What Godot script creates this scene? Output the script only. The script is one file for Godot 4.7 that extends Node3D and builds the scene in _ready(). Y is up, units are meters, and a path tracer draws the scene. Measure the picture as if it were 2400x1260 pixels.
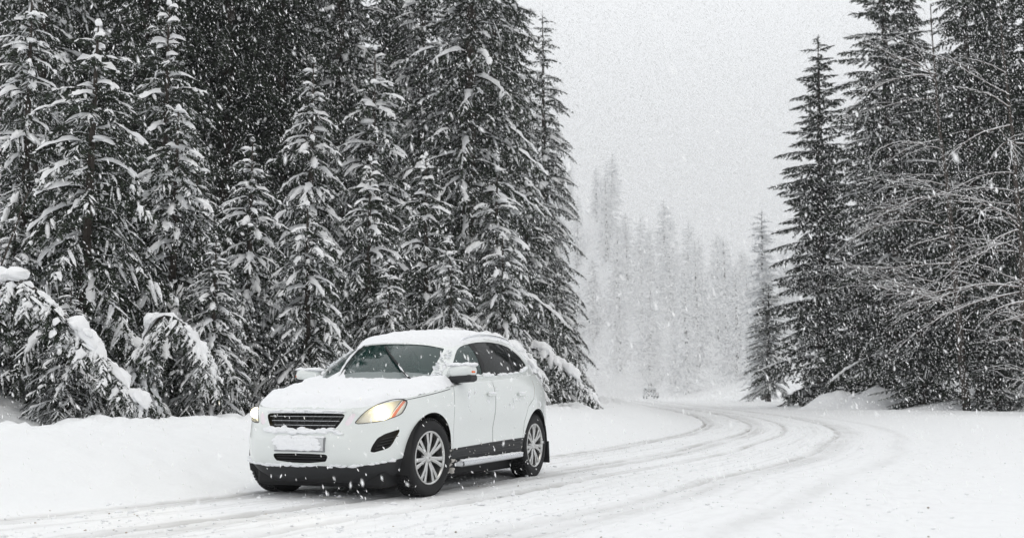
extends Node3D
# A white car on a snowed-over mountain road in a spruce forest, heavy snowfall.
# Plan coordinates used below: x to the right, z away from the photographer (Godot's -Z), y up, metres.

var rng := RandomNumberGenerator.new()
var noise := FastNoiseLite.new()
var fine := FastNoiseLite.new()
var M := {}
var edge_x := PackedFloat32Array()      # x of the inner wheel rut, every half metre of z from -40
var blobs := []                          # lumpy snow shapes [vertices, normals]
const CAR_X := -1.08
const CAR_Z := 12.6
const CAR_TURN := -0.388


func _ready() -> void:
	rng.seed = 7
	# ---------------------------------------------------------------- camera, sky, sun, air
	var cam := Camera3D.new()
	cam.name = "camera"
	cam.keep_aspect = Camera3D.KEEP_HEIGHT
	cam.fov = rad_to_deg(2.0 * atan(630.0 / 2650.0))
	cam.near = 0.1
	cam.far = 1500.0
	var lens := CameraAttributesPhysical.new()
	lens.frustum_focal_length = 12.0 / (630.0 / 2650.0)
	lens.frustum_focus_distance = 12.2
	lens.frustum_near = 0.1
	lens.frustum_far = 1500.0
	lens.exposure_aperture = 3.6
	cam.attributes = lens
	add_child(cam)
	cam.position = Vector3(0, 0.98, 0)
	cam.rotation.x = atan(288.0 / 2650.0)
	cam.current = true
	cam.fov = rad_to_deg(2.0 * atan(630.0 / 2650.0))

	var env := Environment.new()
	env.background_mode = Environment.BG_SKY
	var sky_mat := ProceduralSkyMaterial.new()
	sky_mat.sky_top_color = Color(1.37, 1.382, 1.395)
	sky_mat.sky_horizon_color = Color(0.772, 0.779, 0.788)
	sky_mat.sky_curve = 2.0
	sky_mat.ground_bottom_color = Color(0.85, 0.86, 0.87)
	sky_mat.ground_horizon_color = Color(0.772, 0.779, 0.788)
	sky_mat.sky_energy_multiplier = 1.0
	sky_mat.sun_angle_max = 0.0
	var sky := Sky.new()
	sky.sky_material = sky_mat
	env.sky = sky
	env.background_energy_multiplier = 1.0
	env.tonemap_mode = Environment.TONE_MAPPER_LINEAR
	env.tonemap_exposure = 1.37
	env.sdfgi_enabled = true
	env.ssao_enabled = true
	env.ssil_enabled = true
	env.fog_enabled = true
	env.fog_mode = Environment.FOG_MODE_EXPONENTIAL
	env.fog_light_color = Color(0.97, 0.98, 1.0)
	env.fog_density = 0.0006
	var world_env := WorldEnvironment.new()
	world_env.name = "world_environment"
	world_env.environment = env
	add_child(world_env)

	var sun := DirectionalLight3D.new()
	sun.name = "sun_behind_cloud"
	sun.light_energy = 0.18
	sun.light_angular_distance = 40.0
	sun.light_color = Color(1.0, 0.99, 0.97)
	sun.shadow_enabled = true
	sun.rotation_degrees = Vector3(-66, 28, 0)
	add_child(sun)

	# ---------------------------------------------------------------- setting
	noise.seed = 11
	noise.frequency = 0.35
	fine.seed = 5
	fine.frequency = 2.2
	make_materials()
	make_road_table()
	make_blobs()
	make_ground()
	# ---------------------------------------------------------------- forest, vehicles, details
	make_forest()
	make_car()
	make_far_vehicle()
	make_piles()
	make_crumbs()
	make_snowfall()


# ================================================================== small helpers
func at(x: float, y: float, z: float) -> Vector3:
	return Vector3(x, y, -z)


func rr(a: float, b: float) -> float:
	return rng.randf_range(a, b)


func table(t: Array, x: float) -> float:   # smooth interpolation in a list of [x, y]
	if x <= t[0][0]:
		return t[0][1]
	for i in range(1, t.size()):
		if x <= t[i][0]:
			var f: float = (x - t[i - 1][0]) / (t[i][0] - t[i - 1][0])
			var p0: float = t[maxi(i - 2, 0)][1]
			var p3: float = t[mini(i + 1, t.size() - 1)][1]
			var a: float = t[i - 1][1]
			var b: float = t[i][1]
			var d0: float = t[i - 1][0] - t[maxi(i - 2, 0)][0]
			var d1: float = t[i][0] - t[i - 1][0]
			var d2: float = t[mini(i + 1, t.size() - 1)][0] - t[i][0]
			var m0: float = (b - p0) / (d0 + d1) * d1
			var m1: float = (p3 - a) / (d1 + d2) * d1
			var f2 := f * f
			var f3 := f2 * f
			return (2 * f3 - 3 * f2 + 1) * a + (f3 - 2 * f2 + f) * m0 + (-2 * f3 + 3 * f2) * b + (f3 - f2) * m1
	return t[-1][1]


func smooth(a: float, b: float, x: float) -> float:
	return smoothstep(a, b, x)


func commit(called: String, v: PackedVector3Array, n: PackedVector3Array, mat: Material, parent: Node, c := PackedColorArray(), uv := PackedVector2Array()) -> MeshInstance3D:
	var a := []
	a.resize(Mesh.ARRAY_MAX)
	a[Mesh.ARRAY_VERTEX] = v
	if n.size():
		a[Mesh.ARRAY_NORMAL] = n
	if c.size():
		a[Mesh.ARRAY_COLOR] = c
	if uv.size():
		a[Mesh.ARRAY_TEX_UV] = uv
	var me := ArrayMesh.new()
	if v.size() > 2:
		me.add_surface_from_arrays(Mesh.PRIMITIVE_TRIANGLES, a)
	return put_mesh(called, me, mat, parent)


func put_mesh(called: String, me: Mesh, mat: Material, parent: Node) -> MeshInstance3D:
	var o := MeshInstance3D.new()
	o.name = called
	o.mesh = me
	o.material_override = mat
	parent.add_child(o, true)
	return o


func numbered(called: String) -> String:
	if not has_node(called):
		return called
	var k := 1
	while has_node("%s_%03d" % [called, k]):
		k += 1
	return "%s_%03d" % [called, k]


func tag(o: Node, label: String, category := "", group := "", kind := "") -> Node:
	if label:
		o.set_meta("label", label)
	if category:
		o.set_meta("category", category)
	if group:
		o.set_meta("group", group)
	if kind:
		o.set_meta("kind", kind)
	return o


func thing(called: String, label: String, category: String, group := "") -> Node3D:
	var o := Node3D.new()
	o.name = numbered(called)
	add_child(o)
	tag(o, label, category, group)
	return o


func mat(color: Color, rough := 0.8, metal := 0.0) -> StandardMaterial3D:   # colour in linear values
	var m := StandardMaterial3D.new()
	m.albedo_color = color.linear_to_srgb()
	m.roughness = rough
	m.metallic = metal
	return m


func noise_tex(freq: float, octaves: int, normal: bool, strength := 4.0, size := 512, sd := 3) -> NoiseTexture2D:
	var n := FastNoiseLite.new()
	n.noise_type = FastNoiseLite.TYPE_SIMPLEX_SMOOTH
	n.frequency = freq
	n.fractal_octaves = octaves
	n.seed = sd
	var t := NoiseTexture2D.new()
	t.width = size
	t.height = size
	t.seamless = true
	t.noise = n
	t.as_normal_map = normal
	t.bump_strength = strength
	return t


func make_materials() -> void:
	var sn := mat(Color(0.9, 0.91, 0.93), 0.75)
	sn.normal_enabled = true
	sn.normal_texture = noise_tex(0.02, 5, true, 5.0)
	sn.normal_scale = 0.6
	sn.uv1_triplanar = true
	sn.uv1_scale = Vector3(2.5, 2.5, 2.5)
	M.snow = sn
	M.tree_snow = mat(Color(0.93, 0.935, 0.945), 0.9)
	var gr := mat(Color(1, 1, 1), 0.8)
	gr.vertex_color_use_as_albedo = true
	gr.normal_enabled = true
	gr.normal_texture = noise_tex(0.015, 6, true, 6.0, 1024, 9)
	gr.normal_scale = 0.7
	gr.uv1_triplanar = true
	gr.uv1_world_triplanar = true
	gr.uv1_scale = Vector3(0.9, 0.9, 0.9)
	M.ground = gr
	var nd := mat(Color(1, 1, 1), 0.75)
	nd.vertex_color_use_as_albedo = true
	nd.cull_mode = BaseMaterial3D.CULL_DISABLED
	M.needles = nd
	var bk := mat(Color(0.06, 0.05, 0.042), 0.95)
	bk.normal_enabled = true
	bk.normal_texture = noise_tex(0.03, 4, true, 8.0, 256, 21)
	bk.uv1_triplanar = true
	bk.uv1_scale = Vector3(3, 0.8, 3)
	M.bark = bk
	M.twig = mat(Color(0.15, 0.12, 0.105), 0.9)
	var pt := mat(Color(0.755, 0.785, 0.77), 0.34)
	pt.clearcoat_enabled = true
	pt.clearcoat = 0.8
	pt.clearcoat_roughness = 0.08
	M.paint = pt
	M.slush = mat(Color(0.52, 0.50, 0.47), 0.8)
	M.clad = mat(Color(0.018, 0.019, 0.021), 0.6)
	M.black = mat(Color(0.008, 0.008, 0.009), 0.7)
	M.rubber = mat(Color(0.014, 0.014, 0.015), 0.85)
	M.rim = mat(Color(0.58, 0.58, 0.57), 0.28, 0.92)
	M.chrome = mat(Color(0.7, 0.71, 0.73), 0.2, 1.0)
	M.plastic_grey = mat(Color(0.25, 0.26, 0.27), 0.5)
	var gl := mat(Color(0.014, 0.060, 0.052), 0.04)
	gl.transparency = BaseMaterial3D.TRANSPARENCY_ALPHA
	gl.albedo_color.a = 0.52
	gl.cull_mode = BaseMaterial3D.CULL_DISABLED
	M.glass = gl
	var dk := mat(Color(0.01, 0.012, 0.012), 0.05)
	dk.metallic_specular = 0.26
	gl.metallic_specular = 0.38
	dk.transparency = BaseMaterial3D.TRANSPARENCY_ALPHA
	dk.albedo_color.a = 0.88
	dk.cull_mode = BaseMaterial3D.CULL_DISABLED
	M.glass_dark = dk
	var ln := mat(Color(0.95, 0.96, 0.95), 0.03)
	ln.transparency = BaseMaterial3D.TRANSPARENCY_ALPHA
	ln.albedo_color.a = 0.12
	ln.cull_mode = BaseMaterial3D.CULL_DISABLED
	M.lens = ln
	M.reflector = mat(Color(0.86, 0.83, 0.72), 0.4, 0.2)
	M.amber = mat(Color(0.85, 0.16, 0.02), 0.25)
	M.red = mat(Color(0.45, 0.01, 0.015), 0.2)
	M.marker = mat(Color(0.86, 0.78, 0.82), 0.2)
	var bulb := mat(Color(1, 0.95, 0.8), 0.4)
	bulb.emission_enabled = true
	bulb.emission = Color(1.0, 0.93, 0.74)
	bulb.emission_energy_multiplier = 8.0
	M.bulb = bulb
	M.seat = mat(Color(0.05, 0.05, 0.052), 0.85)
	M.far_body = mat(Color(0.42, 0.43, 0.44), 0.5)  # lightened grey, its fading into the snowfall put into the colour
	M.plate = mat(Color(0.6, 0.61, 0.62), 0.4)


# ================================================================== ground
func make_road_table() -> void:
	var t := [[-40.0, -70.0], [-20.0, -38.0], [0.0, -13.0], [4.0, -8.4], [7.0, -5.5], [9.4, -3.75], [11.6, -2.45], [14.2, -1.25], [16.5, -0.1], [20.0, 1.45], [28.2, 4.2], [36.0, 5.95], [50.0, 7.6], [81.0, 9.3], [120.0, 11.6], [153.0, 13.6], [200.0, 15.0], [250.0, 11.0], [320.0, -6.0], [420.0, -60.0]]
	for i in range(0, 920):
		edge_x.append(table(t, -40.0 + i * 0.5))


func edge_at(z: float) -> float:
	var f := clampf((z + 40.0) * 2.0, 0.0, 917.0)
	var i := int(f)
	return lerpf(edge_x[i], edge_x[i + 1], f - i)


func slant_at(z: float) -> float:   # widening of a cross-section taken along x
	var s := (edge_at(z + 1.0) - edge_at(z - 1.0)) / 2.0
	return minf(sqrt(1.0 + s * s), 1.7)


func across(x: float, z: float) -> float:
	return (x - edge_at(z)) / slant_at(z)


const RUTS := [[0.16, 0.06, 1.35], [0.36, 0.13, 0.6], [1.50, 0.09, 0.85], [1.75, 0.16, 0.5], [2.42, 0.07, 0.8], [3.70, 0.08, 0.8], [3.95, 0.2, 0.4], [5.0, 0.14, 0.25]]


func rut_at(u: float, z: float) -> float:   # 0..1 how deep in a wheel rut
	var k := 0.0
	var wob := noise.get_noise_2d(z * 0.25, 40.0) * 0.16
	for r in RUTS:
		var d: float = (u - r[0] - wob) / r[1]
		k = maxf(k, r[2] * exp(-d * d) * (0.75 + 0.5 * noise.get_noise_2d(z * 0.5 + r[0] * 30.0, u * 3.0)))
	return k


func ground_h(x: float, z: float, detail := true) -> float:
	var u := across(x, z)
	var h := 0.0
	var n1 := noise.get_noise_2d(x * 0.35, z * 0.35)
	if u < 0.0:
		var crest := 0.56 + 0.14 * n1
		h = crest * smooth(-0.1, -3.0, u)
		h -= 0.2 * smooth(-4.0, -6.0, u)
		h += 0.36 * maxf(0.0, -u - 6.5) * (1.0 if u > -60.0 else 60.0 / -u)
		h += n1 * 0.5 * smooth(-6.0, -14.0, u)
	if u > 6.4:
		h += 0.10 * smooth(6.4, 8.5, u) + 0.06 * n1 * smooth(6.0, 9.0, u)
		h += 0.22 * maxf(0.0, u - 15.0) * (1.0 if u < 70.0 else 70.0 / u)
	var away := smooth(5.0, 26.0, absf(u - 3.0))
	h += away * smooth(185.0, 330.0, z) * lerpf(80.0, 9.0, smooth(-10.0, 62.0, x))
	if detail and z < 120.0:
		var road := smooth(-0.6, 0.1, u) * (1.0 - smooth(6.6, 7.6, u))
		h += fine.get_noise_2d(x, z) * lerpf(0.025, 0.012, road) + fine.get_noise_2d(x * 3.0, z * 3.0) * 0.008 * road
		h -= road * 0.05 * rut_at(u, z)
		if u < -2.2 and u > -5.0:
			h += 0.2 * maxf(0.0, fine.get_noise_2d(x * 0.55, z * 0.55)) * smooth(-2.2, -3.0, u)
	return h


func strip(called: String, us: Array, zs: Array) -> void:
	var nu := us.size()
	var nz := zs.size()
	var p := PackedVector3Array()
	var c := PackedColorArray()
	for z in zs:
		var ex := edge_at(z)
		var k := slant_at(z)
		for u in us:
			var x: float = ex + u * k
			p.append(at(x, ground_h(x, z), z))
			var col := Color(0.9, 0.91, 0.925)
			if u > -0.9 and u < 8.0 and z < 200.0:
				var r := rut_at(u, z)
				var blot := noise.get_noise_2d(x * 1.4 + 90.0, z * 0.9)
				var speck := fine.get_noise_2d(x * 2.5, z * 1.4 + 50.0)
				var streak := fine.get_noise_2d(u * 3.6, z * 0.05) + 0.6 * fine.get_noise_2d(u * 9.0 + 7.0, z * 0.11)
				var lane := smooth(-0.1, 0.4, u) * (1.0 - smooth(3.6, 5.2, u))
				var dirt := clampf(0.42 * lane * maxf(0.0, streak) * (0.8 + 0.8 * blot) + r * (0.75 + 0.6 * blot) + 0.16 * maxf(0.0, speck + 0.05) * smooth(-0.3, 0.5, u) * (1.0 - smooth(5.5, 7.5, u)), 0.0, 1.0)
				col = col.lerp(Color(0.31, 0.30, 0.285), minf(1.0, dirt * 0.95))
			c.append(col)
	var idx := PackedInt32Array()
	for j in nz - 1:
		for i in nu - 1:
			var a := j * nu + i
			idx.append_array(PackedInt32Array([a, a + nu, a + 1, a + 1, a + nu, a + nu + 1]))
	var n := PackedVector3Array()
	n.resize(p.size())
	for j in nz:
		for i in nu:
			var dx := p[j * nu + mini(i + 1, nu - 1)] - p[j * nu + maxi(i - 1, 0)]
			var dz := p[mini(j + 1, nz - 1) * nu + i] - p[maxi(j - 1, 0) * nu + i]
			var q := dx.cross(dz).normalized()
			n[j * nu + i] = q if q.y > 0 else -q
	var a := []
	a.resize(Mesh.ARRAY_MAX)
	a[Mesh.ARRAY_VERTEX] = p
	a[Mesh.ARRAY_NORMAL] = n
	a[Mesh.ARRAY_COLOR] = c
	a[Mesh.ARRAY_INDEX] = idx
	var me := ArrayMesh.new()
	me.add_surface_from_arrays(Mesh.PRIMITIVE_TRIANGLES, a)
	tag(put_mesh(called, me, M.ground, self), "", "", "", "structure")


func make_ground() -> void:
	var zs := []
	var z := -40.0
	while z < 430.0:
		zs.append(z)
		z += 2.5 if z < 4.0 else 0.07 + maxf(0.0, z - 12.0) * 0.012
	var left := []
	var u := -0.4
	while u > -160.0:
		left.push_front(u)
		u -= 0.07 + maxf(0.0, -u - 4.0) * 0.08
	left.push_front(-160.0)
	var road := []
	u = -0.4
	while u < 7.4:
		road.append(u)
		u += 0.03
	road.append(7.4)
	var right := [7.4]
	u = 7.5
	while u < 200.0:
		right.append(u)
		u += 0.14 + maxf(0.0, u - 12.0) * 0.06
	right.append(200.0)
	strip("snow_bank_ground", left, zs)
	strip("road", road, zs)
	strip("snow_field_ground", right, zs)


# ================================================================== snow lumps
func make_blobs() -> void:
	var nz := FastNoiseLite.new()
	nz.frequency = 0.9
	for k in 10:
		nz.seed = 100 + k
		var rings := 5 if k < 7 else 8
		var segs := 7 if k < 7 else 12
		var g := []
		for j in rings + 1:
			var row := PackedVector3Array()
			for i in segs:
				var th := PI * j / rings
				var ph := TAU * i / segs
				var d := Vector3(sin(th) * cos(ph), cos(th), sin(th) * sin(ph))
				var r := 1.0 + 0.45 * nz.get_noise_3d(d.x * 1.1, d.y * 1.1, d.z * 1.1) + 0.25 * nz.get_noise_3d(d.x * 3.0, d.y * 3.0, d.z * 3.0)
				var p := d * r
				if p.y < 0:
					p.y *= 0.5
				row.append(p)
			g.append(row)
		var acc := []
		for j in rings + 1:
			var row := PackedVector3Array()
			row.resize(segs)
			for i in segs:
				var a: Vector3 = g[mini(j + 1, rings)][i] - g[maxi(j - 1, 0)][i]
				var b: Vector3 = g[j][(i + 1) % segs] - g[j][(i + segs - 1) % segs]
				var q := a.cross(b)
				var o: Vector3 = g[j][i]
				if q.length() < 1e-4:
					q = o
				q = q.normalized()
				row[i] = q if q.dot(o) > 0 else -q
			acc.append(row)
		var v := PackedVector3Array()
		var n := PackedVector3Array()
		for j in rings:
			for i in segs:
				var i2 := (i + 1) % segs
				var ids := [[j, i], [j, i2], [j + 1, i], [j, i2], [j + 1, i2], [j + 1, i]]
				for t in 2:
					if (j == 0 and t == 0) or (j == rings - 1 and t == 1):
						continue
					for s in 3:
						var e = ids[t * 3 + 2 - s]
						v.append(g[e[0]][e[1]])
						n.append(acc[e[0]][e[1]])
		blobs.append([v, n])


func blob_xf(p: Vector3, along: Vector3, l: float, h: float, w: float) -> Transform3D:
	var x := along.normalized()
	var up := Vector3.UP if absf(x.y) < 0.95 else Vector3.RIGHT
	var zz := x.cross(up).normalized()
	var y := zz.cross(x)
	return Transform3D(Basis(x * l, y * h, zz * w), p)


# ================================================================== spruces
# A bough: [needle vertices, needle colours, snow vertices, snow normals, wood vertices]; outward along +X
func make_bough(length: float, p0: float, p1: float, step: float, tuft: float, spacing: float, snowy: float, hang: float, blob_lo: int, blob_hi: int, lumps: float) -> Array:
	var nv := PackedVector3Array()
	var nc := PackedColorArray()
	var sv := PackedVector3Array()
	var sn := PackedVector3Array()
	var wv := PackedVector3Array()
	var pos := Vector3.ZERO
	var x := 0.0
	var yaw := 0.0
	var tint := needle_tint * (rr(0.75, 1.25) if needle_tint.r < 0.2 else 1.0)
	var stem_last := pos
	var since := 0.0
	var load_ := rr(-0.3, 0.6)
	var dust := snowy * rr(0.3, 0.8)
	var line := PackedVector3Array()
	var wide := PackedFloat32Array()
	while x < length:
		var f := x / length
		var pitch := lerpf(p0, p1, pow(f, 0.8)) + rr(-0.05, 0.05)
		yaw += rr(-0.06, 0.06)
		var d := Vector3(cos(pitch) * cos(yaw), sin(pitch), cos(pitch) * sin(yaw))
		var reach := clampf((length - x) * 0.42 + 0.10, 0.10, 0.62)
		if f > 0.10:
			for side: float in [-1.0, 1.0]:
				if rng.randf() < 0.08:
					continue
				var tl := reach * rr(0.6, 1.15) * smooth(0.05, 0.3, f)
				if tl < 0.06:
					continue
				var sp := rr(0.65, 1.15)
				var td := (d * cos(sp) + Vector3(-sin(yaw), 0, cos(yaw)) * side * sin(sp) + Vector3.DOWN * rr(0.2, 1.0) * hang).normalized()
				twig(nv, nc, pos, td, tl, tuft, spacing, tint, dust)
				if rng.randf() < snowy * 0.95:
					var w := rr(0.012, 0.034) * lumps
					var tp := PackedVector3Array()
					for q in [0.05, 0.35, 0.65, 0.95]:
						tp.append(pos + td * tl * q + Vector3(0, w * 0.35 - tl * tl * q * q * 0.35, 0))
					ribbon(sv, sn, tp, PackedFloat32Array([w * rr(0.4, 1.0), w * rr(0.7, 1.25), w * rr(0.3, 1.1), w * 0.15]))
		load_ = clampf(load_ + rr(-0.5, 0.5) + (snowy - 0.45) * 0.3, -0.5, 1.0)
		var w3 := maxf(0.0, load_) * 0.075 * lumps * smooth(0.05, 0.2, f) * (1.25 - 0.5 * f)
		line.append(pos + Vector3(0, w3 * 0.2 + 0.01, 0))
		wide.append(w3)
		if load_ > 0.7 and w3 > 0.01 and rng.randf() < 0.12:
			w3 *= rr(1.2, 1.6)
			add_blob(sv, sn, blob_xf(pos + Vector3(rr(-0.03, 0.03), w3 * 0.5, rr(-0.04, 0.04)), d, w3 * rr(1.1, 1.7), w3 * 0.75, w3), blob_hi)
		twig(nv, nc, pos, d, step * 1.5, tuft, spacing, tint, dust)
		pos += d * step
		x += step
		since += step
		if since > 0.35 or x >= length:
			tube(wv, stem_last, pos, 0.006 + 0.012 * length * (1.0 - f) * 0.6, 0.004 + 0.010 * length * (1.0 - f) * 0.5, 3)
			stem_last = pos
			since = 0.0
	if line.size() > 1:
		wide[-1] *= 0.3
		ribbon(sv, sn, line, wide)
	return [nv, nc, sv, sn, wv, length]


func ribbon(sv: PackedVector3Array, sn: PackedVector3Array, pts: PackedVector3Array, w: PackedFloat32Array) -> void:   # a load of snow lying along a bough
	var rows := []
	var nrm := []
	for i in pts.size():
		var d := (pts[mini(i + 1, pts.size() - 1)] - pts[maxi(i - 1, 0)]).normalized()
		var s := d.cross(Vector3.UP)
		s = s.normalized() if s.length() > 0.05 else Vector3.RIGHT
		var u := s.cross(d)
		var row := PackedVector3Array()
		var nr := PackedVector3Array()
		for e in [[-1.0, -0.15, -0.9, 0.3], [-0.62, 0.62, -0.55, 0.85], [0.0, 0.9, 0.0, 1.0], [0.62, 0.62, 0.55, 0.85], [1.0, -0.15, 0.9, 0.3]]:
			var k := w[i] * rr(0.62, 1.38)
			row.append(pts[i] + s * e[0] * k + u * e[1] * k)
			nr.append((s * e[2] + u * e[3] + d * rr(-0.25, 0.25)).normalized())
		rows.append(row)
		nrm.append(nr)
	for i in pts.size() - 1:
		if w[i] < 0.004 and w[i + 1] < 0.004:
			continue
		for j in 4:
			for e in [[i, j], [i + 1, j], [i, j + 1], [i, j + 1], [i + 1, j], [i + 1, j + 1]]:
				sv.append(rows[e[0]][e[1]])
				sn.append(nrm[e[0]][e[1]])


func add_blob(sv: PackedVector3Array, sn: PackedVector3Array, xf: Transform3D, kind: int) -> void:
	var k := rng.randi_range(0, 6) if kind == 0 else rng.randi_range(7, 9)
	sv.append_array(xf * (blobs[k][0] as PackedVector3Array))
	sn.append_array(Transform3D(xf.basis.inverse().transposed(), Vector3.ZERO) * (blobs[k][1] as PackedVector3Array))


func twig(nv: PackedVector3Array, nc: PackedColorArray, p: Vector3, d: Vector3, l: float, tuft: float, spacing: float, tint: Color, dusting := 0.0) -> void:
	var side := d.cross(Vector3.UP).normalized()
	var up := side.cross(d)
	var s := 0.0
	while s < l:
		for k in 3:
			var a := rng.randf() * TAU
			var out := side * cos(a) + up * sin(a)
			var b := p + d * s
			b.y -= s * s * 0.35
			var t := b + d * tuft * rr(0.5, 0.95) + out * tuft * rr(0.25, 0.7)
			var w := d.cross(out) * tuft * rr(0.12, 0.24)
			nv.append(b - w)
			nv.append(b + w)
			nv.append(t)
			var c := tint * (rr(0.6, 1.5) if tint.r < 0.2 else rr(0.85, 1.1))
			if rng.randf() < dusting * (0.45 + 0.55 * out.y):   # snow caught on the upper needles
				c = Color(0.86, 0.87, 0.89)
			c.a = 1.0
			nc.append(c)
			nc.append(c)
			nc.append(c)
		s += spacing * rr(0.8, 1.2)


func tube(v: PackedVector3Array, a: Vector3, b: Vector3, ra: float, rb: float, n: int) -> void:
	var d := (b - a).normalized()
	var up := Vector3.UP if absf(d.y) < 0.9 else Vector3.RIGHT
	var s := d.cross(up).normalized()
	var t := s.cross(d)
	for i in n:
		var p := TAU * i / n
		var q := TAU * (i + 1) / n
		var o := s * cos(p) + t * sin(p)
		var e := s * cos(q) + t * sin(q)
		for w in [a + o * ra, b + o * rb, a + e * ra, a + e * ra, b + o * rb, b + e * rb]:
			v.append(w)


# kinds of spruce -> {trunk, limbs, crown, snow}
func make_spruce(h: float, spread: float, whorl: float, per: int, low: float, o: Dictionary) -> Dictionary:
	var classes := []
	for l in o.lengths:
		var set_ := []
		for k in o.variants:
			set_.append(make_bough(l, o.p0 + rr(-0.12, 0.12), o.p1 + rr(-0.15, 0.15), o.step, o.tuft, o.spacing, o.snowy * rr(0.6, 1.25), o.hang, o.get("lo", 0), o.get("hi", 0), o.get("lumps", 1.0)))
		classes.append(set_)
	var nv := PackedVector3Array()
	var nc := PackedColorArray()
	var sv := PackedVector3Array()
	var sn := PackedVector3Array()
	var wv := PackedVector3Array()
	var y := low
	var lean := Vector3(rr(-0.015, 0.015), 0, rr(-0.015, 0.015)) * h
	while y < h * 0.985:
		var f := y / h
		var r := spread * pow(1.0 - f, o.get("shape", 0.8)) * (1.0 - 0.25 * smooth(0.12, 0.0, f)) + 0.08
		var count := maxi(3, int(per * rr(0.8, 1.2) * (0.55 + 0.45 * smooth(0.05, 0.4, 1.0 - f))))
		var a0 := rng.randf() * TAU
		for i in count:
			var l := r * rr(0.62, 1.18)
			if rng.randf() < o.get("gaps", 0.1):
				l *= 0.55
			var best := 0
			for k in classes.size():
				if absf(log(o.lengths[k] / l)) < absf(log(o.lengths[best] / l)):
					best = k
			var b: Array = classes[best][rng.randi() % o.variants]
			var sc: float = l / b[5]
			var yaw := a0 + TAU * i / count + rr(-0.35, 0.35)
			var lift: float = lerpf(o.get("low_lift", -0.05), o.get("top_lift", 0.5), pow(f, 1.6)) + rr(-0.14, 0.14)
			var basis := Basis(Vector3.UP, yaw) * Basis(Vector3.BACK, lift) * Basis(Vector3.RIGHT, rr(-0.2, 0.2))
			var xf := Transform3D(basis.scaled_local(Vector3(sc, sc, sc)), Vector3(0, y + rr(-0.5, 0.5) * whorl, 0) + lean * f)
			nv.append_array(xf * (b[0] as PackedVector3Array))
			nc.append_array(b[1])
			wv.append_array(xf * (b[4] as PackedVector3Array))
			sv.append_array(xf * (b[2] as PackedVector3Array))
			sn.append_array(Transform3D(basis, Vector3.ZERO) * (b[3] as PackedVector3Array))
		y += whorl * rr(0.8, 1.2) * (0.6 + 0.4 * (1.0 - f))
	# leader shoot at the top
	var tint := Color(0.03, 0.04, 0.026)
	twig(nv, nc, Vector3(0, h * 0.94, 0) + lean, Vector3.UP, h * 0.06, o.tuft, o.spacing * 0.7, tint)
	add_blob(sv, sn, blob_xf(Vector3(0, h * 0.985, 0) + lean, Vector3.RIGHT, 0.05 * o.get("lumps", 1.0), 0.09 * o.get("lumps", 1.0), 0.05), 0)
	var tv := PackedVector3Array()
	var rad := 0.011 * h + 0.02
	var segs := 14
	for i in segs:
		var a := float(i) / segs
		var b2 := float(i + 1) / segs
		tube(tv, Vector3(0, h * a - (0.6 if i == 0 else 0.0), 0) + lean * a, Vector3(0, h * b2, 0) + lean * b2, rad * pow(1.0 - a, 0.8) * (1.25 if i == 0 else 1.0) + 0.008, rad * pow(1.0 - b2, 0.8) + 0.008, 8)
	return {"trunk": raw(tv), "limbs": raw(wv), "crown": raw(nv, PackedVector3Array(), nc), "snow": raw(sv, sn), "h": h}


func raw(v: PackedVector3Array, n := PackedVector3Array(), c := PackedColorArray()) -> ArrayMesh:
	var a := []
	a.resize(Mesh.ARRAY_MAX)
	a[Mesh.ARRAY_VERTEX] = v
	if n.size():
		a[Mesh.ARRAY_NORMAL] = n
	if c.size():
		a[Mesh.ARRAY_COLOR] = c
	var me := ArrayMesh.new()
	if v.size() > 2:
		me.add_surface_from_arrays(Mesh.PRIMITIVE_TRIANGLES, a)
	return me


var protos := {}
var needle_tint := Color(0.030, 0.040, 0.026)


func spruce(kind: String, x: float, z: float, h: float, turn: float, label: String, group := "", wide := 1.0, called := "spruce_tree") -> Node3D:
	var o: Node3D
	var s: Dictionary = protos[kind]
	if s.has("node"):
		o = s.node.duplicate()
		o.name = numbered(called)
		add_child(o)
		for k in ["group"]:
			if o.has_meta(k):
				o.remove_meta(k)
		tag(o, label, "spruce tree", group)
	else:
		o = thing(called, label, "spruce tree", group)
		put_mesh("trunk", s.trunk, M.bark, o)
		put_mesh("limbs", s.limbs, M.bark, o)
		put_mesh("crown", s.crown, M.needles, o)
		put_mesh("snow_load", s.snow, M.tree_snow, o)
		s.node = o
	var k: float = h / s.h
	o.position = at(x, ground_h(x, z, false) - 0.05, z)
	o.scale = Vector3(k * wide, k, k * wide)
	o.rotation.y = turn
	return o


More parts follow.
